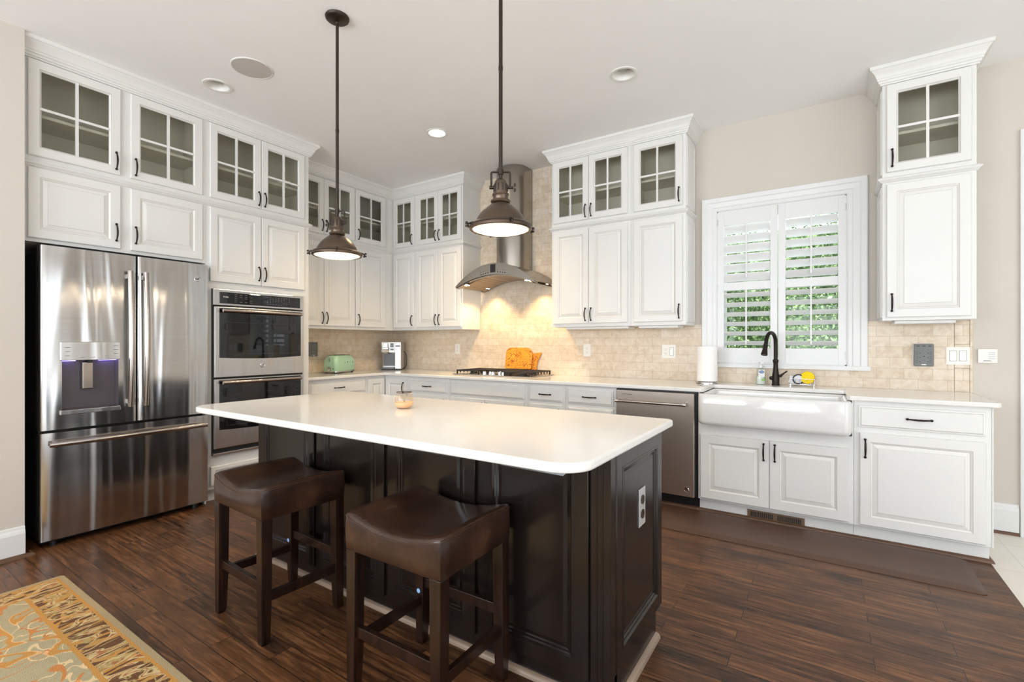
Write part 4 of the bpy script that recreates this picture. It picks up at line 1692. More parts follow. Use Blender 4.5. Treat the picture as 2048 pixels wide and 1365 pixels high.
def toaster():
    L_, W_, Hh = .345, .175, .175
    t = thing('toaster', 'mint green retro toaster with chrome base, on the worktop by the ovens', 'toaster', (-4.425, 3.318, CT), math.radians(108))
    g = G()
    loops = []
    for ins, z, r in ((.006, .022, .03), (0, .03, .035), (-.003, .09, .04), (.0, .14, .045), (.008, .165, .05), (.022, .183, .05), (.045, .192, .045)):
        loops.append(rrect(-L_ / 2 + ins, L_ / 2 - ins, -W_ / 2 + ins, W_ / 2 - ins, r, z, 6))
    g.loft(loops)
    b = g.build('body', 'mint', t, smooth=60)
    g = G()
    g.loft([rrect(-L_ / 2 + .012, L_ / 2 - .012, -W_ / 2 + .012, W_ / 2 - .012, .03, .008, 5), rrect(-L_ / 2 + .004, L_ / 2 - .004, -W_ / 2 + .004, W_ / 2 - .004, .03, .012, 5), rrect(-L_ / 2 + .004, L_ / 2 - .004, -W_ / 2 + .004, W_ / 2 - .004, .03, .024, 5)])
    g.build('base', 'chrome', t, smooth=40)
    for x, y in ((-.14, -.06), (.14, -.06), (-.14, .06), (.14, .06)):
        g = G()
        g.lathe([(.012, 0), (.012, .012)], (x, y, 0), 12)
        g.build('foot', 'black', t)
    for y in (-.03, .03):
        g = G()
        g.box(-.125, .125, y - .014, y + .014, .190, .1935)
        g.build('slot', 'black', b)
    g = G()
    g.box(-L_ / 2 - .001, -L_ / 2 + .004, -.006, .006, .07, .165)
    g.sphere((-L_ / 2 - .012, 0, .165), .011, 12)
    g.build('lever', 'chrome', t, smooth=60)
    g = G()
    g.lathe([(.022, -.012), (.022, .004)], (-L_ / 2, .0, .05), 20, axis='x')
    g.lathe([(.022, -.014), (.010, -.020)], (-L_ / 2, .0, .05), 20, axis='x')
    g.build('dial', 'chrome', t, smooth=40)
    g = G()
    g.lathe([(.006, -.003), (.006, .003)], (-L_ / 2, -.045, .05), 14, axis='x')
    g.build('button', 'black', t)
    for i, ch in enumerate('SMEG'):
        text_part(ch, 'raised_letter', 'handle', b, .030, (-.03 + i * .047, -W_ / 2 - .0008, .112), (math.pi / 2, 0, 0), depth=.002)


toaster()


def coffee_maker():
    t = thing('coffee_maker', 'silver single-cup coffee maker standing in the worktop corner', 'coffee maker', (-4.40, 4.065, CT), math.radians(36))
    W, Hh = .235, .335
    g = G()
    g.box(-W / 2, W / 2, -.02, .13, .012, Hh)
    g.box(-W / 2, W / 2, -.10, -.02, .205, Hh)
    g.box(W / 2 - .075, W / 2, -.11, -.02, .012, Hh)
    g.build('body', 'silver', t, bevel=.006)
    g = G()
    g.box(-W / 2, W / 2, -.115, .135, 0, .014)
    g.build('base', 'black', t, bevel=.003)
    g = G()
    g.box(-W / 2 + .008, W / 2 - .082, -.026, -.019, .045, .200)
    g.build('backplate', 'smoke', t)
    g = G()
    g.box(-W / 2 + .006, W / 2 - .08, -.108, -.03, .014, .032)
    g.build('drip_tray', 'smoke', t, bevel=.002)
    g = G()
    L = []
    for z, w, d in ((.195, .034, .018), (.215, .038, .026), (.25, .042, .03), (.262, .043, .03), (.27, .036, .026), (.315, .03, .02)):
        c = -.065
        L.append([(c - w, -.10, z), (c - w * .8, -.10 - d, z), (c + w * .8, -.10 - d, z), (c + w, -.10, z), (c + w, -.08, z), (c - w, -.08, z)])
    g.loft(L)
    g.build('brew_head', 'chrome', t, bevel=.002)
    g = G()
    g.box(-.012, .030, -.1025, -.0995, .268, .320)
    g.box(-.012, .030, -.1025, -.0995, .235, .256)
    g.build('display', 'smoke', t)
    g = G()
    g.box(W / 2 - .062, W / 2 - .014, -.1125, -.1095, .277, .293)
    g.build('name_plate', 'black', t)
    text_part('KEURIG', 'lettering', 'outlet', t, .010, (W / 2 - .038, -.1128, .285), (math.pi / 2, 0, 0))
    g = G()
    pts = []
    for i in range(13):
        a = -math.pi / 2 + math.pi * i / 12
        pts.append((W / 2 + .002 + .036 * math.cos(a), .06, .115 + .10 * math.sin(a)))
    g.tube(pts, .004, 8)
    g.build('power_cord', 'black', t, smooth=60)


coffee_maker()


# ------------------------------------------------------------------ things around the sink
def paper_towel():
    t = thing('paper_towel_holder', 'white paper towel roll on a steel holder, left of the sink', 'paper towel', (-.790, 4.052, CT))
    g = G()
    g.lathe([(.078, 0), (.083, .002), (.083, .010), (.079, .016), (.02, .018)], n=40)
    g.build('base', 'chrome', t, smooth=40)
    g = G()
    g.lathe([(.02, .020), (.077, .020), (.0775, .024), (.0775, .292), (.076, .295), (.02, .295), (.02, .25)], n=48)
    g.build('paper_roll', 'paper', t, smooth=40)
    g = G()
    g.tube([(0, 0, .015), (0, 0, .288)], .007, 12)
    g.build('rod', 'chrome', t, smooth=60)


paper_towel()


def soap():
    t = thing('soap_bottle', 'clear pump bottle of hand soap beside the faucet', 'soap', (-.420, 4.180, CT), math.radians(20))
    g = G()
    L = []
    for z, w, d in ((0, .030, .018), (.004, .034, .021), (.03, .0345, .0215), (.07, .032, .020), (.10, .029, .018), (.118, .025, .016), (.126, .014, .012), (.132, .012, .011)):
        L.append([(w * math.cos(a) * (1 if 1 else 1), d * math.sin(a), z) for a in [2 * math.pi * k / 24 for k in range(24)]])
    g.loft(L)
    b = g.build('bottle', 'soapglass', t, smooth=60)
    g = G()
    L = []
    for z, w, d in ((.004, .031, .018), (.03, .0315, .0185), (.06, .0295, .0175)):
        L.append([(w * math.cos(a), d * math.sin(a), z) for a in [2 * math.pi * k / 20 for k in range(20)]])
    g.loft(L)
    g.build('liquid_soap', 'whiteplastic', t, smooth=60)
    g = G()
    g.lathe([(.013, .130), (.013, .146), (.006, .148), (.005, .166)], n=16)
    g.box(-.012, .012, -.034, .010, .164, .174)
    g.build('pump', 'whiteplastic', t, smooth=40)
    g = G()
    g.box(-.022, .022, -.0215, -.0195, .060, .115)
    lb = g.build('label', 'whiteplastic', t)
    g = G()
    g.lathe([(.019, -.0015), (.019, .0)], (0, -.0215, 0), 24, axis='y')
    o = g.build('label_oval', 'blue', lb)
    o.scale = (1, 1, .62)
    o.location = (0, 0, .098)
    text_part('Dial', 'lettering', 'whiteplastic', lb, .018, (0, -.0232, .098), (math.pi / 2, 0, 0), depth=.0003)
    g = G()
    g.box(.0, .025, -.0225, -.0205, .030, .045)
    g.build('label_green', 'green', t)


soap()


def caddy():
    cx, cy = -.150, 4.170
    t = thing('sponge_caddy', 'chrome wire sponge caddy on the worktop behind the sink', 'caddy', (cx, cy, CT))
    g = G()
    for z in (.012, .055):
        pts = rrect(-.084, .096, -.028, .028, .012, z, 4)
        g.tube(pts + [pts[0]], .0016, 6)
    for x in (-.07, -.035, -.005, .03, .06, .085):
        g.tube([(x, -.028, .055), (x, -.028, .012), (x, .028, .012), (x, .028, .055)], .0014, 6)
    for x in (-.07, .08):
        for y in (-.026, .026):
            g.tube([(x, y, .012), (x, y, 0.0)], .002, 6)
    g.build('wire_frame', 'chrome', t, smooth=60)
    o = G()
    o.lathe([(.030, -.012), (.044, -.010), (.047, 0), (.044, .010), (.030, .012)], n=28, axis='y')
    s = o.build('sponge', 'yellow', None, loc=(cx + .040, cy - .001, CT + .0645), rot=(math.radians(-4), 0, math.radians(4)), smooth=60)
    tag(s, 'round bright yellow sponge standing in the wire caddy', 'sponge')
    b = thing('dish_brush', 'round dish brush with black rim and white bristles in the wire caddy', 'brush', (cx - .018, cy - .008, CT + .052), math.radians(8))
    g = G()
    g.lathe([(.030, -.009), (.037, -.008), (.039, 0), (.037, .008), (.030, .009), (.030, -.009)], n=28, axis='y', cap=False)
    g.build('rim', 'black', b, smooth=50)
    g = G()
    g.lathe([(.0, -.011), (.029, -.009), (.029, .007), (0, .008)], n=24, axis='y', cap=False)
    g.build('bristles', 'greyplate', b, smooth=50)
    g = G()
    g.box(-.022, .022, -.006, .006, -.028, .030)
    s = g.build('scrub_pad', 'whiteplastic', None, loc=(cx - .058, cy + .006, CT + .045), rot=(0, math.radians(14), 0), bevel=.004)
    tag(s, 'white scrub pad leaning at the corner of the wire caddy', 'scrub pad')


caddy()


# ------------------------------------------------------------------ wall plates
def plate(name, label, cat, run, u, z, w, h, parts, mat='outlet', th=.006):
    t = thing(name, label, cat, run.world(u, .0006, z - h / 2), run.rz)
    tf = run.tf(u, .0006, z - h / 2)
    g = G(tf)
    g.box(u - w / 2, u + w / 2, .0006, th, z - h / 2, z + h / 2)
    p = g.build('cover_plate', mat, t, bevel=.002)
    for kind, du in parts:
        if kind == 'duplex':
            for dz in (-.019, .019):
                g = G(tf)
                g.lathe([(.0155, 0), (.0155, -.0015)], (u + du, th + .0015, z + dz), 20, axis='y')
                so = g.build('socket', mat, t)
                g = G(tf)
                for sx, hh in ((-.006, .008), (.006, .0065)):
                    g.box(u + du + sx - .001, u + du + sx + .001, th + .0014, th + .0020, z + dz - hh / 2 + .002, z + dz + hh / 2 + .002)
                g.lathe([(.0022, 0), (.0022, .0006)], (u + du, th + .0014, z + dz - .008), 8, axis='y')
                g.build('slots', 'black', so)
        elif kind == 'rocker':
            g = G(tf)
            g.box(u + du - .0165, u + du + .0165, th - .001, th + .003, z - .033, z + .033)
            g.build('rocker_switch', 'switch', t, bevel=.0015)
            g = G(tf)
            g.box(u + du - .0185, u + du + .0185, th - .001, th + .0004, z - .035, z + .035)
            g.build('switch_gap', 'greyplastic', t)
    return t, tf


plate('wall_outlet', 'white duplex outlet in the tile between the corner and the cooktop', 'outlet', BACK, -3.545, 1.149, .072, .118, [('duplex', 0)])
plate('wall_outlet', 'white duplex outlet in the tile between the cooktop and the towel roll', 'outlet', BACK, -1.925, 1.149, .076, .120, [('duplex', 0)])
plate('switch_outlet_plate', 'white double plate with an outlet and a rocker switch, near the towel roll', 'outlet', BACK, -1.148, 1.144, .120, .122, [('duplex', -.026), ('rocker', .026)])
plate('light_switch', 'white double rocker switch plate at the end of the tile', 'light switch', BACK, .734, 1.134, .118, .118, [('rocker', -.024), ('rocker', .024)])


def surge(label, run, u, z):
    t = thing('multi_outlet', label, 'outlet', run.world(u, .0006, z - .07), run.rz)
    tf = run.tf(u, .0006, z - .07)
    g = G(tf)
    g.box(u - .055, u + .055, .0006, .012, z - .079, z + .079)
    g.build('backplate', 'outlet', t, bevel=.005)
    g = G(tf)
    g.box(u - .052, u + .052, .010, .036, z - .076, z + .076)
    f = g.build('face', 'greyplastic', t, bevel=.006)
    for r in range(3):
        zz = z + .012 - r * .029
        for sx in (-.034, .034):
            g = G(tf)
            g.box(u + sx - .006, u + sx + .004, .0358, .0364, zz + .006, zz + .0085)
            g.box(u + sx - .006, u + sx + .004, .0358, .0364, zz - .006, zz - .0035)
            g.lathe([(.003, 0), (.003, .0006)], (u + sx * .62, .0358, zz + .001), 8, axis='y')
            g.build('socket', 'black', f)
    for sx in (-.03, 0, .03):
        g = G(tf)
        g.box(u + sx - .008, u + sx + .008, .0358, .0364, z + .058, z + .063)
        g.build('usb_port', 'black', f)
    g = G(tf)
    g.lathe([(.0035, 0), (.0035, .0006)], (u, .0358, z - .008), 8, axis='y')
    g.build('screw', 'black', f)
    g = G(tf)
    g.box(u - .012, u + .012, .0358, .0364, z - .067, z - .062)
    g.build('maker_mark', 'outlet', f)


surge('grey six-socket outlet in the tile below the cabinet beyond the window', BACK, .558, 1.137)
surge('grey six-socket outlet on the tile beside the ovens, above the toaster', LEFT, 3.112, 1.152)

t = thing('thermostat', 'small white wall control with tiny buttons on the painted wall past the tile', 'thermostat', (.876, D + .009, 1.09))
g = G()
g.box(-.046, .046, -.018, 0, 0, .090)
g.build('housing', 'outlet', t, bevel=.003)
g = G()
for i in range(4):
    g.box(.004, .034, -.0186, -.0176, .024 + i * .013, .031 + i * .013)
g.build('buttons', 'greyplate', t)
g = G()
g.box(-.022, .016, -.0186, -.0176, .012, .016)
g.build('label_strip', 'greyplastic', t)


# ------------------------------------------------------------------ window with shutters
def window():
    W0, W1, Z0, Z1 = -.754, .133, 1.05, 2.31
    yi = D + .010
    # casing
    g = G()
    prof = [(0.0, 0.0), (0.0, .010), (.010, .014), (.030, .014), (.038, .019), (.075, .022), (.085, .028), (.118, .030), (.124, .024), (.124, 0)]   # from opening outwards: (distance, thickness)
    z_low = 1.048
    L = []
    for q, thk in prof:
        L.append((q, thk))
    path = [(W0, z_low), (W0, Z1), (W1, Z1), (W1, z_low)]

    def at(i, q, thk):
        x, z = path[i]
        if i == 0:
            return (x - q * .96, yi - thk, z)
        if i == 1:
            return (x - q * .96, yi - thk, z + q * .92)
        if i == 2:
            return (x + q, yi - thk, z + q * .92)
        return (x + q, yi - thk, z)
    loops = [[at(i, q, thk) for q, thk in L] for i in range(4)]
    g.loft(loops)
    g.box(-.885, .270, yi - .045, yi, 1.020, 1.050)
    # jamb liner
    g.box(W0 - .001, W0 + .012, yi - .002, yi + .17, Z0, Z1)
    g.box(W1 - .012, W1 + .001, yi - .002, yi + .17, Z0, Z1)
    g.box(W0, W1, yi - .002, yi + .17, Z1 - .012, Z1 + .001)
    g.box(W0, W1, yi - .002, yi + .17, Z0 - .001, Z0 + .012)
    w = struct(g.build('window_1', 'trimwhite', bevel=.0012))
    # sash bars and glass
    g = G()
    ys = yi + .12
    for bx in ((W0 + .012, W0 + .05, Z0 + .012, Z1 - .012), (W1 - .05, W1 - .012, Z0 + .012, Z1 - .012), (W0, W1, Z0 + .012, Z0 + .05), (W0, W1, Z1 - .05, Z1 - .012), (W0, W1, 1.66, 1.70)):
        g.box(bx[0], bx[1], ys, ys + .035, bx[2], bx[3])
    g.build('window_sash', 'trimwhite', w)
    g = G()
    g.box(W0 + .04, W1 - .04, ys + .015, ys + .019, Z0 + .04, Z1 - .04)
    g.build('window_pane', 'winglass', w)

    def shutter(label, x0, x1, tilt_up, tilt_lo):
        cx = (x0 + x1) / 2
        y = yi - .004
        t = thing('plantation_shutter', label, 'shutter', (cx, y, 1.058))
        tf = lambda p: (p[0] - cx, p[1] - y, p[2] - 1.058)
        st = .050
        z0, z1 = 1.058, 2.304
        ya, yb_ = y, y + .030
        g = G(tf)
        g.box(x0, x0 + st, ya, yb_, z0, z1)
        g.box(x1 - st, x1, ya, yb_, z0, z1)
        g.box(x0 + st, x1 - st, ya, yb_, 2.188, z1)
        g.box(x0 + st, x1 - st, ya, yb_, 1.650, 1.716)
        g.box(x0 + st, x1 - st, ya, yb_, z0, 1.178)
        g.build('frame', 'trimwhite', t, bevel=.0015)
        for (la, lb, tilt) in ((1.716, 2.188, tilt_up), (1.178, 1.650, tilt_lo)):
            n = 6
            pitch = (lb - la) / n
            lo = G(tf)
            wv = .0365
            for i in range(n):
                zc = la + pitch * (i + .5)
                a = math.radians(tilt)
                yc = y + .015
                prof_ = []
                for k in range(16):
                    q = 2 * math.pi * k / 16
                    px, pz = wv * math.cos(q), .0050 * math.sin(q)
                    prof_.append((yc + px * math.cos(a) - pz * math.sin(a), zc + px * math.sin(a) + pz * math.cos(a)))
                lo.loft([[(x0 + st + .002, p_[0], p_[1]) for p_ in prof_], [(x1 - st - .002, p_[0], p_[1]) for p_ in prof_]])
            lo.build('louvers', 'trimwhite', t, smooth=50)
            r = G(tf)
            ry = y + .015 - wv * math.cos(math.radians(tilt)) - .007
            r.box(cx - .006, cx + .006, ry - .004, ry + .005, la + .02 + .01, lb + .0)
            r.build('tilt_rod', 'trimwhite', t, bevel=.0015)
        g = G(tf)
        hx = x0 if x0 < -.5 else x1
        for z in (1.13, 1.68, 2.22):
            g.box(hx - .006, hx + .006, ya - .003, ya + .002, z - .025, z + .025)
        g.build('hinges', 'greyplate', t)
    shutter('white louvered shutter panel on the paper towel side of the sink window', W0 + .003, -.3125, -63, -27)
    shutter('white louvered shutter panel on the side of the sink window toward the tall cabinet', -.3085, W1 - .003, -46, -27)


window()


# ------------------------------------------------------------------ outside: hedge and paving
def outside():
    g = G()
    rnd = random.Random(7)
    for i in range(34000):
        x = rnd.uniform(-3.2, 1.8)
        z = rnd.uniform(.1, 2.75 + .15 * math.sin(x * 3))
        y = 6.6 + rnd.uniform(-.22, .22) + .12 * math.sin(x * 5 + z * 4)
        s = rnd.uniform(.016, .036)
        d = Vector((rnd.uniform(-1, 1), rnd.uniform(-1, 1), rnd.uniform(-1, 1))).normalized()
        e = d.cross(Vector((rnd.uniform(-1, 1), rnd.uniform(-1, .2), rnd.uniform(-1, 1)))).normalized()
        c = Vector((x, y, z))
        g.add([tuple(c - d * s), tuple(c + e * s * .45), tuple(c + d * s), tuple(c - e * s * .45)], [(0, 1, 2, 3)])
    g.box(-3.3, 1.9, 6.85, 7.0, 0, 2.6)
    o = g.build('hedge', 'leaf')
    tag(o, 'leafy green hedge outside the shuttered window', 'hedge', kind='stuff')
    g = G()
    g.box(-6, 6, D + .5, 14, -.08, -.02)
    o = g.build('ground_outside', 'ext_ground')
    struct(o)


outside()


# ------------------------------------------------------------------ island
def island():
    x0, x1, y0, y1 = -2.714, -.600, 1.500, 2.045
    zt = .8665
    cx, cy = (x0 + x1) / 2, (y0 + y1) / 2
    t = thing('kitchen_island', 'espresso-dark panelled kitchen island below the white slab', 'kitchen island', (cx, cy, 0))
    tf = lambda p: (p[0] - cx, p[1] - cy, p[2])
    g = G(tf)
    g.box(x0, x1, y0, y1, .10, zt - .001)
    g.box(x0, x1, y0, y1 - .06, 0, .10)
    g.build('body', 'island', t, bevel=.002)

    def dpanel(a, b, c, d, plane, face, name):
        # framed panel with deep moulding; plane is the carcass face it is fixed to
        R = [(0, 0), (0, .012), (.003, .015), (.052, .015), (.055, .0165), (.062, .0165), (.068, .010), (.074, .009), (.078, .004), (.084, .003), (.098, .006), (.100, .006)]
        if face == 'front':
            tp = lambda p: tf((p[0], plane - p[1], p[2]))
        else:
            tp = lambda p: tf((plane + p[1], p[0], p[2]))
        g = G(tp)
        g.loft([rect(a + i, b - i, c + i, d - i, q) for i, q in R])
        return g.build(name, 'island', t)
    # four panels to the seating side with narrow stiles between
    for a, b in ((-2.708, -2.190), (-2.166, -1.668), (-1.645, -1.150), (-1.126, -.668)):
        dpanel(a, b, .072, .852, y0, 'front', 'front_panel')
    # corner post
    g = G(tf)
    g.box(-.660, -.588, y0 - .012, y0 + .044, .0, zt - .001)
    for xx in (-.638, -.618):
        g.box(xx - .003, xx + .003, y0 - .0145, y0 - .0115, .05, .84)
    g.build('corner_post', 'island', t, bevel=.003)
    # end panel reaching the floor, notched at the toe kick
    dpanel(1.535, 2.062, .105, .845, x1, 'end', 'end_panel')
    g = G(tf)
    g.box(x1, x1 + .012, 1.52, 1.985, .0, .104)
    g.build('base_rail', 'island', t, bevel=.002)
    # shoe moulding around the foot
    g = G(tf)
    sweep(g, [(0, 0), (.020, 0), (.018, .010), (.011, .018), (0, .021)], [(x0, y1 - .06), (x0, y0), (-.588, y0 - .0), (-.588, 1.985)])
    g.build('shoe_molding', 'shoelight', t, smooth=40)


island()


def island_top():
    x0, x1, y0, y1 = -2.728, -.535, 1.135, 2.072
    cx, cy = (x0 + x1) / 2, (y0 + y1) / 2

    def corner(px, py, r, a0, n=8):
        return [(px + r * math.cos(math.radians(a0 + 90 * i / n)), py + r * math.sin(math.radians(a0 + 90 * i / n))) for i in range(n + 1)]
    poly = corner(x1 - .03, y1 - .03, .03, 0) + corner(x0 + .03, y1 - .03, .03, 90) + corner(x0 + .10, y0 + .10, .10, 180) + corner(x1 - .10, y0 + .10, .10, 270)
    g = G(lambda p: (p[0] - cx, p[1] - cy, p[2] - .867))
    g.prism(poly, .867, CT)
    o = g.build('island_countertop', 'quartz', loc=(cx, cy, .867), bevel=.008, seg=3)
    tag(o, 'large white quartz slab with rounded corners on the dark island', 'worktop')


island_top()

# outlet on the island end
t = thing('island_outlet', 'grey metallic plate with two brown sockets on the island end panel', 'outlet', (-.594, 1.818, .515), math.pi / 2)
g = G()
g.box(-.037, .037, -.004, 0, 0, .145)
g.build('cover_plate', 'greyplate', t, bevel=.002)
for dz in (.045, .100):
    g = G()
    g.lathe([(.018, 0), (.018, -.003)], (0, -.004, dz), 20, axis='y')
    so = g.build('socket', 'brass', t)
    g = G()
    for sx in (-.006, .006):
        g.box(sx - .0012, sx + .0012, -.0076, -.0066, dz, dz + .009)
    g.lathe([(.0025, 0), (.0025, -.0008)], (0, -.0068, dz - .007), 8, axis='y')
    g.build('slots', 'black', so)


# ------------------------------------------------------------------ candle jar
def candle():
    t = thing('candle_jar', 'small amber glass jar with a peach candle on the island slab', 'candle', (-1.745, 1.685, CT))
    g = G()
    g.lathe([(.024, 0.0005), (.034, .002), (.043, .014), (.0475, .030), (.046, .050), (.041, .070), (.038, .080), (.0365, .080), (.0395, .068), (.0445, .050), (.0455, .030), (.041, .015), (.032, .005), (.0, .004)], n=40, cap=False)
    g.build('glass', 'amber', t, smooth=60)
    g = G()
    g.lathe([(.0, .0045), (.032, .0055), (.0405, .015), (.045, .028), (.045, .030), (.0, .030)], n=36, cap=False)
    g.build('wax', 'wax', t, smooth=40)
    g = G()
    g.tube([(0, 0, .030), (.001, 0, .042)], .0012, 6)
    g.build('wick', 'black', t)
    g = G()
    g.lathe([(.0375, .078), (.0388, .080), (.0375, .0815), (.0362, .080)], n=40, cap=False)
    g.build('gold_rim', 'brass', t, smooth=60)


candle()


# ------------------------------------------------------------------ bar stools
def stool_proto():
    t = thing('bar_stool', '', '', (0, 0, 0))
    w, d = .218, .192          # half sizes of the seat
    zt = .638
    # saddle seat: dips in the middle along its length
    g = G()
    N = 16
    loops = []

    def top(x, y):
        u = x / w
        return zt - .036 * max(0.0, 1 - u * u) ** 1.2 + .004 * (1 - (y / d) ** 2)
    rim_prof = [(0, .495), (0, .500)]

    def ring(ins, zf):
        p = []
        pts = []
        for i in range(N):
            pts.append((-w + 2 * w * i / N, -d))
        for i in range(N):
            pts.append((w, -d + 2 * d * i / N))
        for i in range(N):
            pts.append((w - 2 * w * i / N, d))
        for i in range(N):
            pts.append((-w, d - 2 * d * i / N))
        for x, y in pts:
            # rounded plan corners
            rx = x * (1 - ins / w)
            ry = y * (1 - ins / d)
            cr = .013
            ex, ey = w - ins - abs(rx), d - ins - abs(ry)
            if ex < cr and ey < cr:
                qx, qy = (w - ins - cr), (d - ins - cr)
                vx, vy = abs(rx) - qx, abs(ry) - qy
                l = math.hypot(vx, vy)
                if l > 1e-6:
                    k_ = cr / l
                    nx, ny = qx + vx * k_, qy + vy * k_
                    rx, ry = math.copysign(nx, rx), math.copysign(ny, ry)
            p.append((rx, ry, zf(rx, ry)))
        return p
    zb = .505
    loops.append(ring(.02, lambda x, y: zb))
    loops.append(ring(.004, lambda x, y: zb))
    loops.append(ring(.0, lambda x, y: zb + .006))
    loops.append(ring(-.002, lambda x, y: (zb + top(x, y)) / 2))
    loops.append(ring(.0, lambda x, y: top(x, y) - .014))
    loops.append(ring(.0025, lambda x, y: top(x, y) - .006))
    loops.append(ring(.008, lambda x, y: top(x, y) - .0015))
    for f in (.12, .3, .5, .7, .88):
        loops.append([(x * (1 - f) / 1.0, y * (1 - f), top(x * (1 - f), y * (1 - f))) for x, y, z in ring(.008, lambda x, y: 0)])
    g.loft(loops)
    seat = g.build('seat', 'leather', t, smooth=50)
    g = G()
    pts = ring(.0025, lambda x, y: top(x, y) - .008)
    g.tube(pts + [pts[0]], .0016, 6)
    pts = ring(-.001, lambda x, y: top(x, y) - .015)
    g.tube(pts + [pts[0]], .0012, 6)
    for sx in (-1, 1):
        for sy in (-1, 1):
            g.tube([(sx * (w - .0065), sy * (d - .0065), zb + .006), (sx * (w - .0065), sy * (d - .0065), zt - .016)], .0012, 6)
    g.build('seam', 'seam', seat, smooth=60)
    # legs: square, gently tapered at the foot
    for i, (sx, sy) in enumerate(((-1, -1), (1, -1), (1, 1), (-1, 1))):
        g = G()
        L = []
        for z, a, sp in ((0, .0145, .004), (.02, .0175, .003), (.16, .0205, 0), (.506, .0225, 0)):
            px, py = sx * (w - .026 + sp * 0), sy * (d - .026)
            ox, oy = px + sx * (.0225 - a) * .6, py + sy * (.0225 - a) * .6
            L.append([(ox - a, oy - a, z), (ox + a, oy - a, z), (ox + a, oy + a, z), (ox - a, oy + a, z)])
        g.loft(L)
        lg = g.build('leg', 'stoolwood', t, bevel=.002)
        if i == 3:
            g = G()
            g.lathe([(.009, 0), (.009, -.001)], (sx * (w - .026), sy * (d - .026) - .0222, .222), 16, axis='y')
            st = g.build('sticker', 'bluesticker', lg)
            st.scale = (1, 1, 1)
    # stretchers at two heights
    lx, ly = w - .026, d - .026
    for sy, z in ((-1, .205), (1, .235)):
        g = G()
        g.box(-lx + .020, lx - .020, sy * ly - .010, sy * ly + .010, z, z + .038)
        g.build('stretcher', 'stoolwood', t, bevel=.002)
    for sx in (-1, 1):
        g = G()
        g.box(sx * lx - .010, sx * lx + .010, -ly + .020, ly - .020, .165, .203)
        g.build('stretcher', 'stoolwood', t, bevel=.002)
    return t


def copy_tree(o, parent=None):
    c = o.copy()
    COL.objects.link(c)
    if parent is not None:
        c.parent = parent
    for ch in list(o.children):
        copy_tree(ch, c)
    return c


s1 = stool_proto()
s2 = copy_tree(s1)
tag(s1, 'brown leather saddle stool by the refrigerator end of the island', 'stool', 'saddle stools at the island')
tag(s2, 'brown leather saddle stool nearest the camera, at the middle of the island', 'stool', 'saddle stools at the island')
s1.location = (-2.085, 1.244, 0)
s1.rotation_euler = (0, 0, math.radians(-3))
s2.location = (-1.175, 1.258, 0)
s2.rotation_euler = (0, 0, math.radians(0.5))


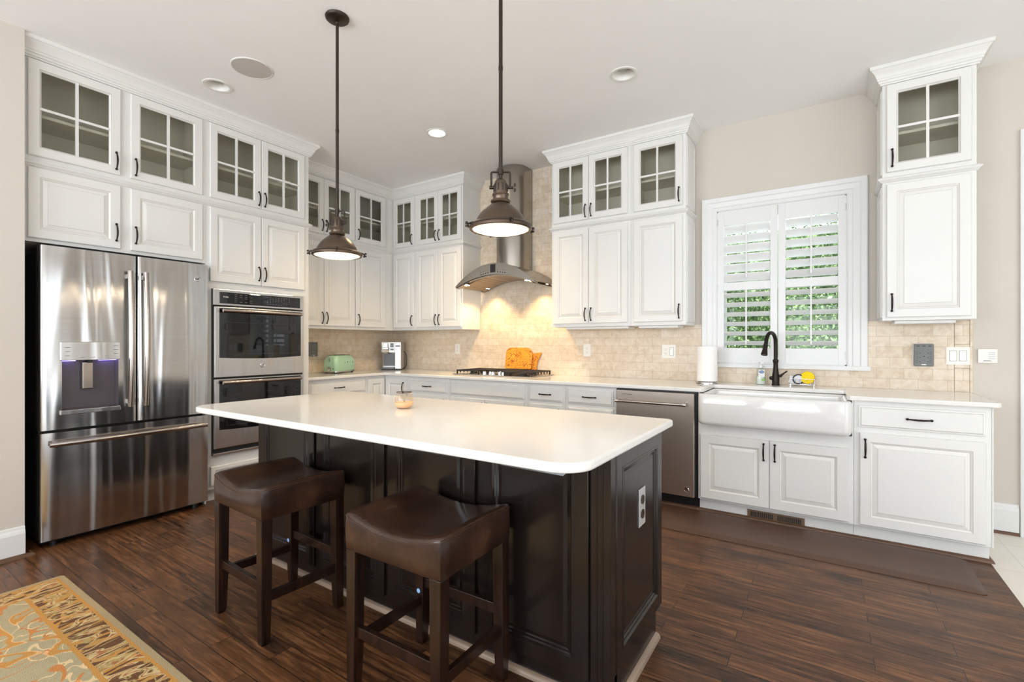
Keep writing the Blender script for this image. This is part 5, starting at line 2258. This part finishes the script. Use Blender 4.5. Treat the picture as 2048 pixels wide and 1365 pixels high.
# ------------------------------------------------------------------ pendants and ceiling fittings
def pendant(label, x, y, yaw, group):
    t = thing('pendant_lamp', label, 'pendant lamp', (x, y, CEIL), yaw, group)
    zb = 1.712 - CEIL      # rim
    g = G()
    g.lathe([(.062, -.0005), (.064, -.004), (.062, -.012), (.055, -.018), (.03, -.021), (.012, -.026)], n=36)
    g.build('canopy', 'penddark', t, smooth=40)
    g = G()
    g.sphere((0, 0, -.032), .011, 12)
    g.tube([(0, 0, -.035), (0, 0, zb + .235)], .0085, 12)
    g.tube([(0, 0, -.62), (0, 0, -.635)], .0098, 12)
    g.build('rod', 'penddark', t, smooth=60)
    # yoke
    g = G()
    w = .040
    pts = [(-w, 0, zb + .168), (-w, 0, zb + .226)]
    for i in range(1, 6):
        a = math.pi - math.pi / 2 * i / 5
        pts.append((-w + .008 + .008 * math.cos(a), 0, zb + .226 + .008 * math.sin(a)))
    pts += [(0, 0, zb + .234)]
    g.tube(pts, .0045, 8)
    g.tube([(-p[0], p[1], p[2]) for p in pts], .0045, 8)
    g.tube([(0, 0, zb + .245), (0, 0, zb + .222)], .012, 12)
    g.tube([(0, 0, zb + .222), (0, 0, zb + .19)], .0075, 12)
    g.build('yoke', 'penddark', t, smooth=50)
    g = G()
    g.tube([(-w - .008, 0, zb + .168), (-w + .012, 0, zb + .168)], .007, 10)
    g.tube([(w - .012, 0, zb + .168), (w + .014, 0, zb + .168)], .006, 10)
    for s_ in (-1, 1):
        g.sphere((w + .020, 0, zb + .168 + s_ * .011), .0085, 10, sz=(.6, .7, 1.1))
    g.build('wing_screw', 'penddark', t, smooth=60)
    # slotted socket cup
    g = G()
    g.lathe([(.008, zb + .204), (.016, zb + .202), (.024, zb + .193), (.029, zb + .178), (.030, zb + .142), (.035, zb + .140), (.036, zb + .134), (.033, zb + .130), (.032, zb + .116), (.041, zb + .113), (.043, zb + .107), (.040, zb + .102), (.034, zb + .100)], n=36)
    cup = g.build('socket_cup', 'pend', t, smooth=35)
    g = G()
    for k in range(10):
        a = 2 * math.pi * k / 10
        g.tube([(.0292 * math.cos(a), .0292 * math.sin(a), zb + .150), (.0288 * math.cos(a), .0288 * math.sin(a), zb + .180)], .0032, 6)
    g.build('cup_slots', 'black', cup)
    # dome
    g = G()
    outer = [(.030, zb + .104), (.038, zb + .098), (.052, zb + .088), (.070, zb + .074), (.088, zb + .055), (.100, zb + .036), (.107, zb + .020), (.110, zb + .012)]
    inner = [(r - .003, z - .002) for r, z in outer[::-1]]
    g.lathe(outer + inner, n=56, cap=False)
    g.build('shade', 'pend', t, smooth=50)
    # rim ring with clamps
    g = G()
    g.lathe([(.108, zb + .015), (.122, zb + .012), (.130, zb + .006), (.133, zb - .002), (.133, zb - .010), (.128, zb - .014), (.121, zb - .013), (.119, zb - .004), (.108, zb + .012)], n=56, cap=False)
    rim = g.build('rim', 'pend', t, smooth=40)
    g = G()
    g.lathe([(.131, zb + .0035), (.1335, zb + .001), (.1315, zb - .002)], n=56, cap=False)
    g.build('rim_groove', 'penddark', rim, smooth=40)
    for k in range(4):
        a = math.radians(20 + 90 * k)
        g = G()
        c, s_ = math.cos(a), math.sin(a)
        g.tube([(.120 * c, .120 * s_, zb + .012), (.142 * c, .142 * s_, zb + .003), (.140 * c, .140 * s_, zb - .014)], .0042, 8)
        g.sphere((.149 * c, .149 * s_, zb + .006), .0066, 8)
        g.sphere((.149 * c, .149 * s_, zb - .007), .0066, 8)
        g.build('clamp', 'penddark', rim, smooth=60)
    # prismatic lens, slightly domed
    g = G()
    g.lathe([(.120, zb - .006), (.118, zb - .012), (.095, zb - .020), (.06, zb - .025), (.03, zb - .027), (.001, zb - .0275)], n=48)
    g.build('lens', 'lens', t, smooth=60)
    l = bpy.data.lights.new('pendant_light', 'AREA')
    l.shape = 'DISK'
    l.size = .2
    l.energy = 2.4
    l.color = (1.0, .80, .56)
    o = bpy.data.objects.new('pendant_light', l)
    o.location = (x, y, 1.712 - .031)
    COL.objects.link(o)


pendant('aged bronze pendant lamp with round canopy, hanging over the refrigerator end of the island', -2.246, 1.670, math.radians(212), 'island pendants')
pendant('aged bronze pendant lamp hanging in front of the range hood', -1.153, 1.670, math.radians(33), 'island pendants')


def can(label, i, lit):
    x, y = CANS[i]
    t = thing('recessed_light', label, 'ceiling light', (x, y, CEIL), 0, 'recessed ceiling lights')
    g = G()
    g.lathe([(.092, -.0005), (.092, -.003), (.088, -.006), (.072, -.005), (.066, .002), (.058, .05), (.058, .075), (.069, .075), (.0695, .0)], n=40, cap=False)
    g.build('trim_ring', 'cantrim', t, smooth=40)
    g = G()
    z = .0 if lit else .045
    g.lathe([(.058 if not lit else .064, z + .010), (.057 if not lit else .063, z + .004), (.04, z), (.001, z - .002)], n=32)
    g.build('lamp_lens', 'bulb' if lit else 'greylens', t, smooth=50)
    g = G()
    g.lathe([(.0700, .0), (.0700, .10), (.001, .10)], n=32, cap=False)
    g.build('housing', 'cantrim', t)
    if lit:
        l = bpy.data.lights.new('can_light', 'SPOT')
        l.energy = 95
        l.color = (1.0, .74, .42)
        l.spot_size = math.radians(125)
        l.spot_blend = .7
        l.shadow_soft_size = .05
        o = bpy.data.objects.new('can_light', l)
        o.location = (x, y, CEIL - .012)
        COL.objects.link(o)


can('unlit recessed ceiling light beside the round speaker', 0, False)
can('lit recessed ceiling light before the range corner, glowing warm', 1, True)
can('unlit recessed ceiling light toward the window, grey lens showing', 2, False)

t = thing('ceiling_speaker', 'round flush ceiling speaker with a grey grille', 'speaker', (-3.130, 1.676, CEIL))
g = G()
g.lathe([(.124, -.0005), (.124, -.004), (.119, -.006), (.117, -.004)], n=48, cap=False)
g.build('trim_ring', 'cantrim', t, smooth=40)
g = G()
g.lathe([(.1175, -.0005), (.1175, -.0045), (.001, -.0055)], n=48)
g.build('grille', 'spkgrille', t, smooth=40)


# ------------------------------------------------------------------ floor coverings
rx0, rx1, ry0, ry1 = -3.320, -.900, -.90, .800
M['rug'] = rug_mat(rx0, rx1, ry0, ry1)
g = G()
g.loft([rrect(rx0, rx1, ry0, ry1, .02, .0008, 4), rrect(rx0, rx1, ry0, ry1, .02, .009, 4), rrect(rx0 + .004, rx1 - .004, ry0 + .004, ry1 - .004, .02, .012, 4)])
o = g.build('area_rug', 'rug')
tag(o, 'gold and brown floral wool rug with a taupe field on the wood floor', 'rug')

g = G()
mx0, mx1, my0, my1 = -1.25, .660, 3.172, 3.640
cxm, cym = (mx0 + mx1) / 2, (my0 + my1) / 2
g.loft([rrect(mx0, mx1, my0, my1, .035, .0006, 5), rrect(mx0, mx1, my0, my1, .035, .003, 5), rrect(mx0 + .040, mx1 - .040, my0 + .040, my1 - .040, .02, .016, 5), rrect(mx0 + .05, mx1 - .05, my0 + .05, my1 - .05, .02, .017, 5)])
o = g.build('kitchen_mat', 'mat', smooth=20)
tag(o, 'long brown cushioned floor mat lying before the sink and dishwasher', 'floor mat')
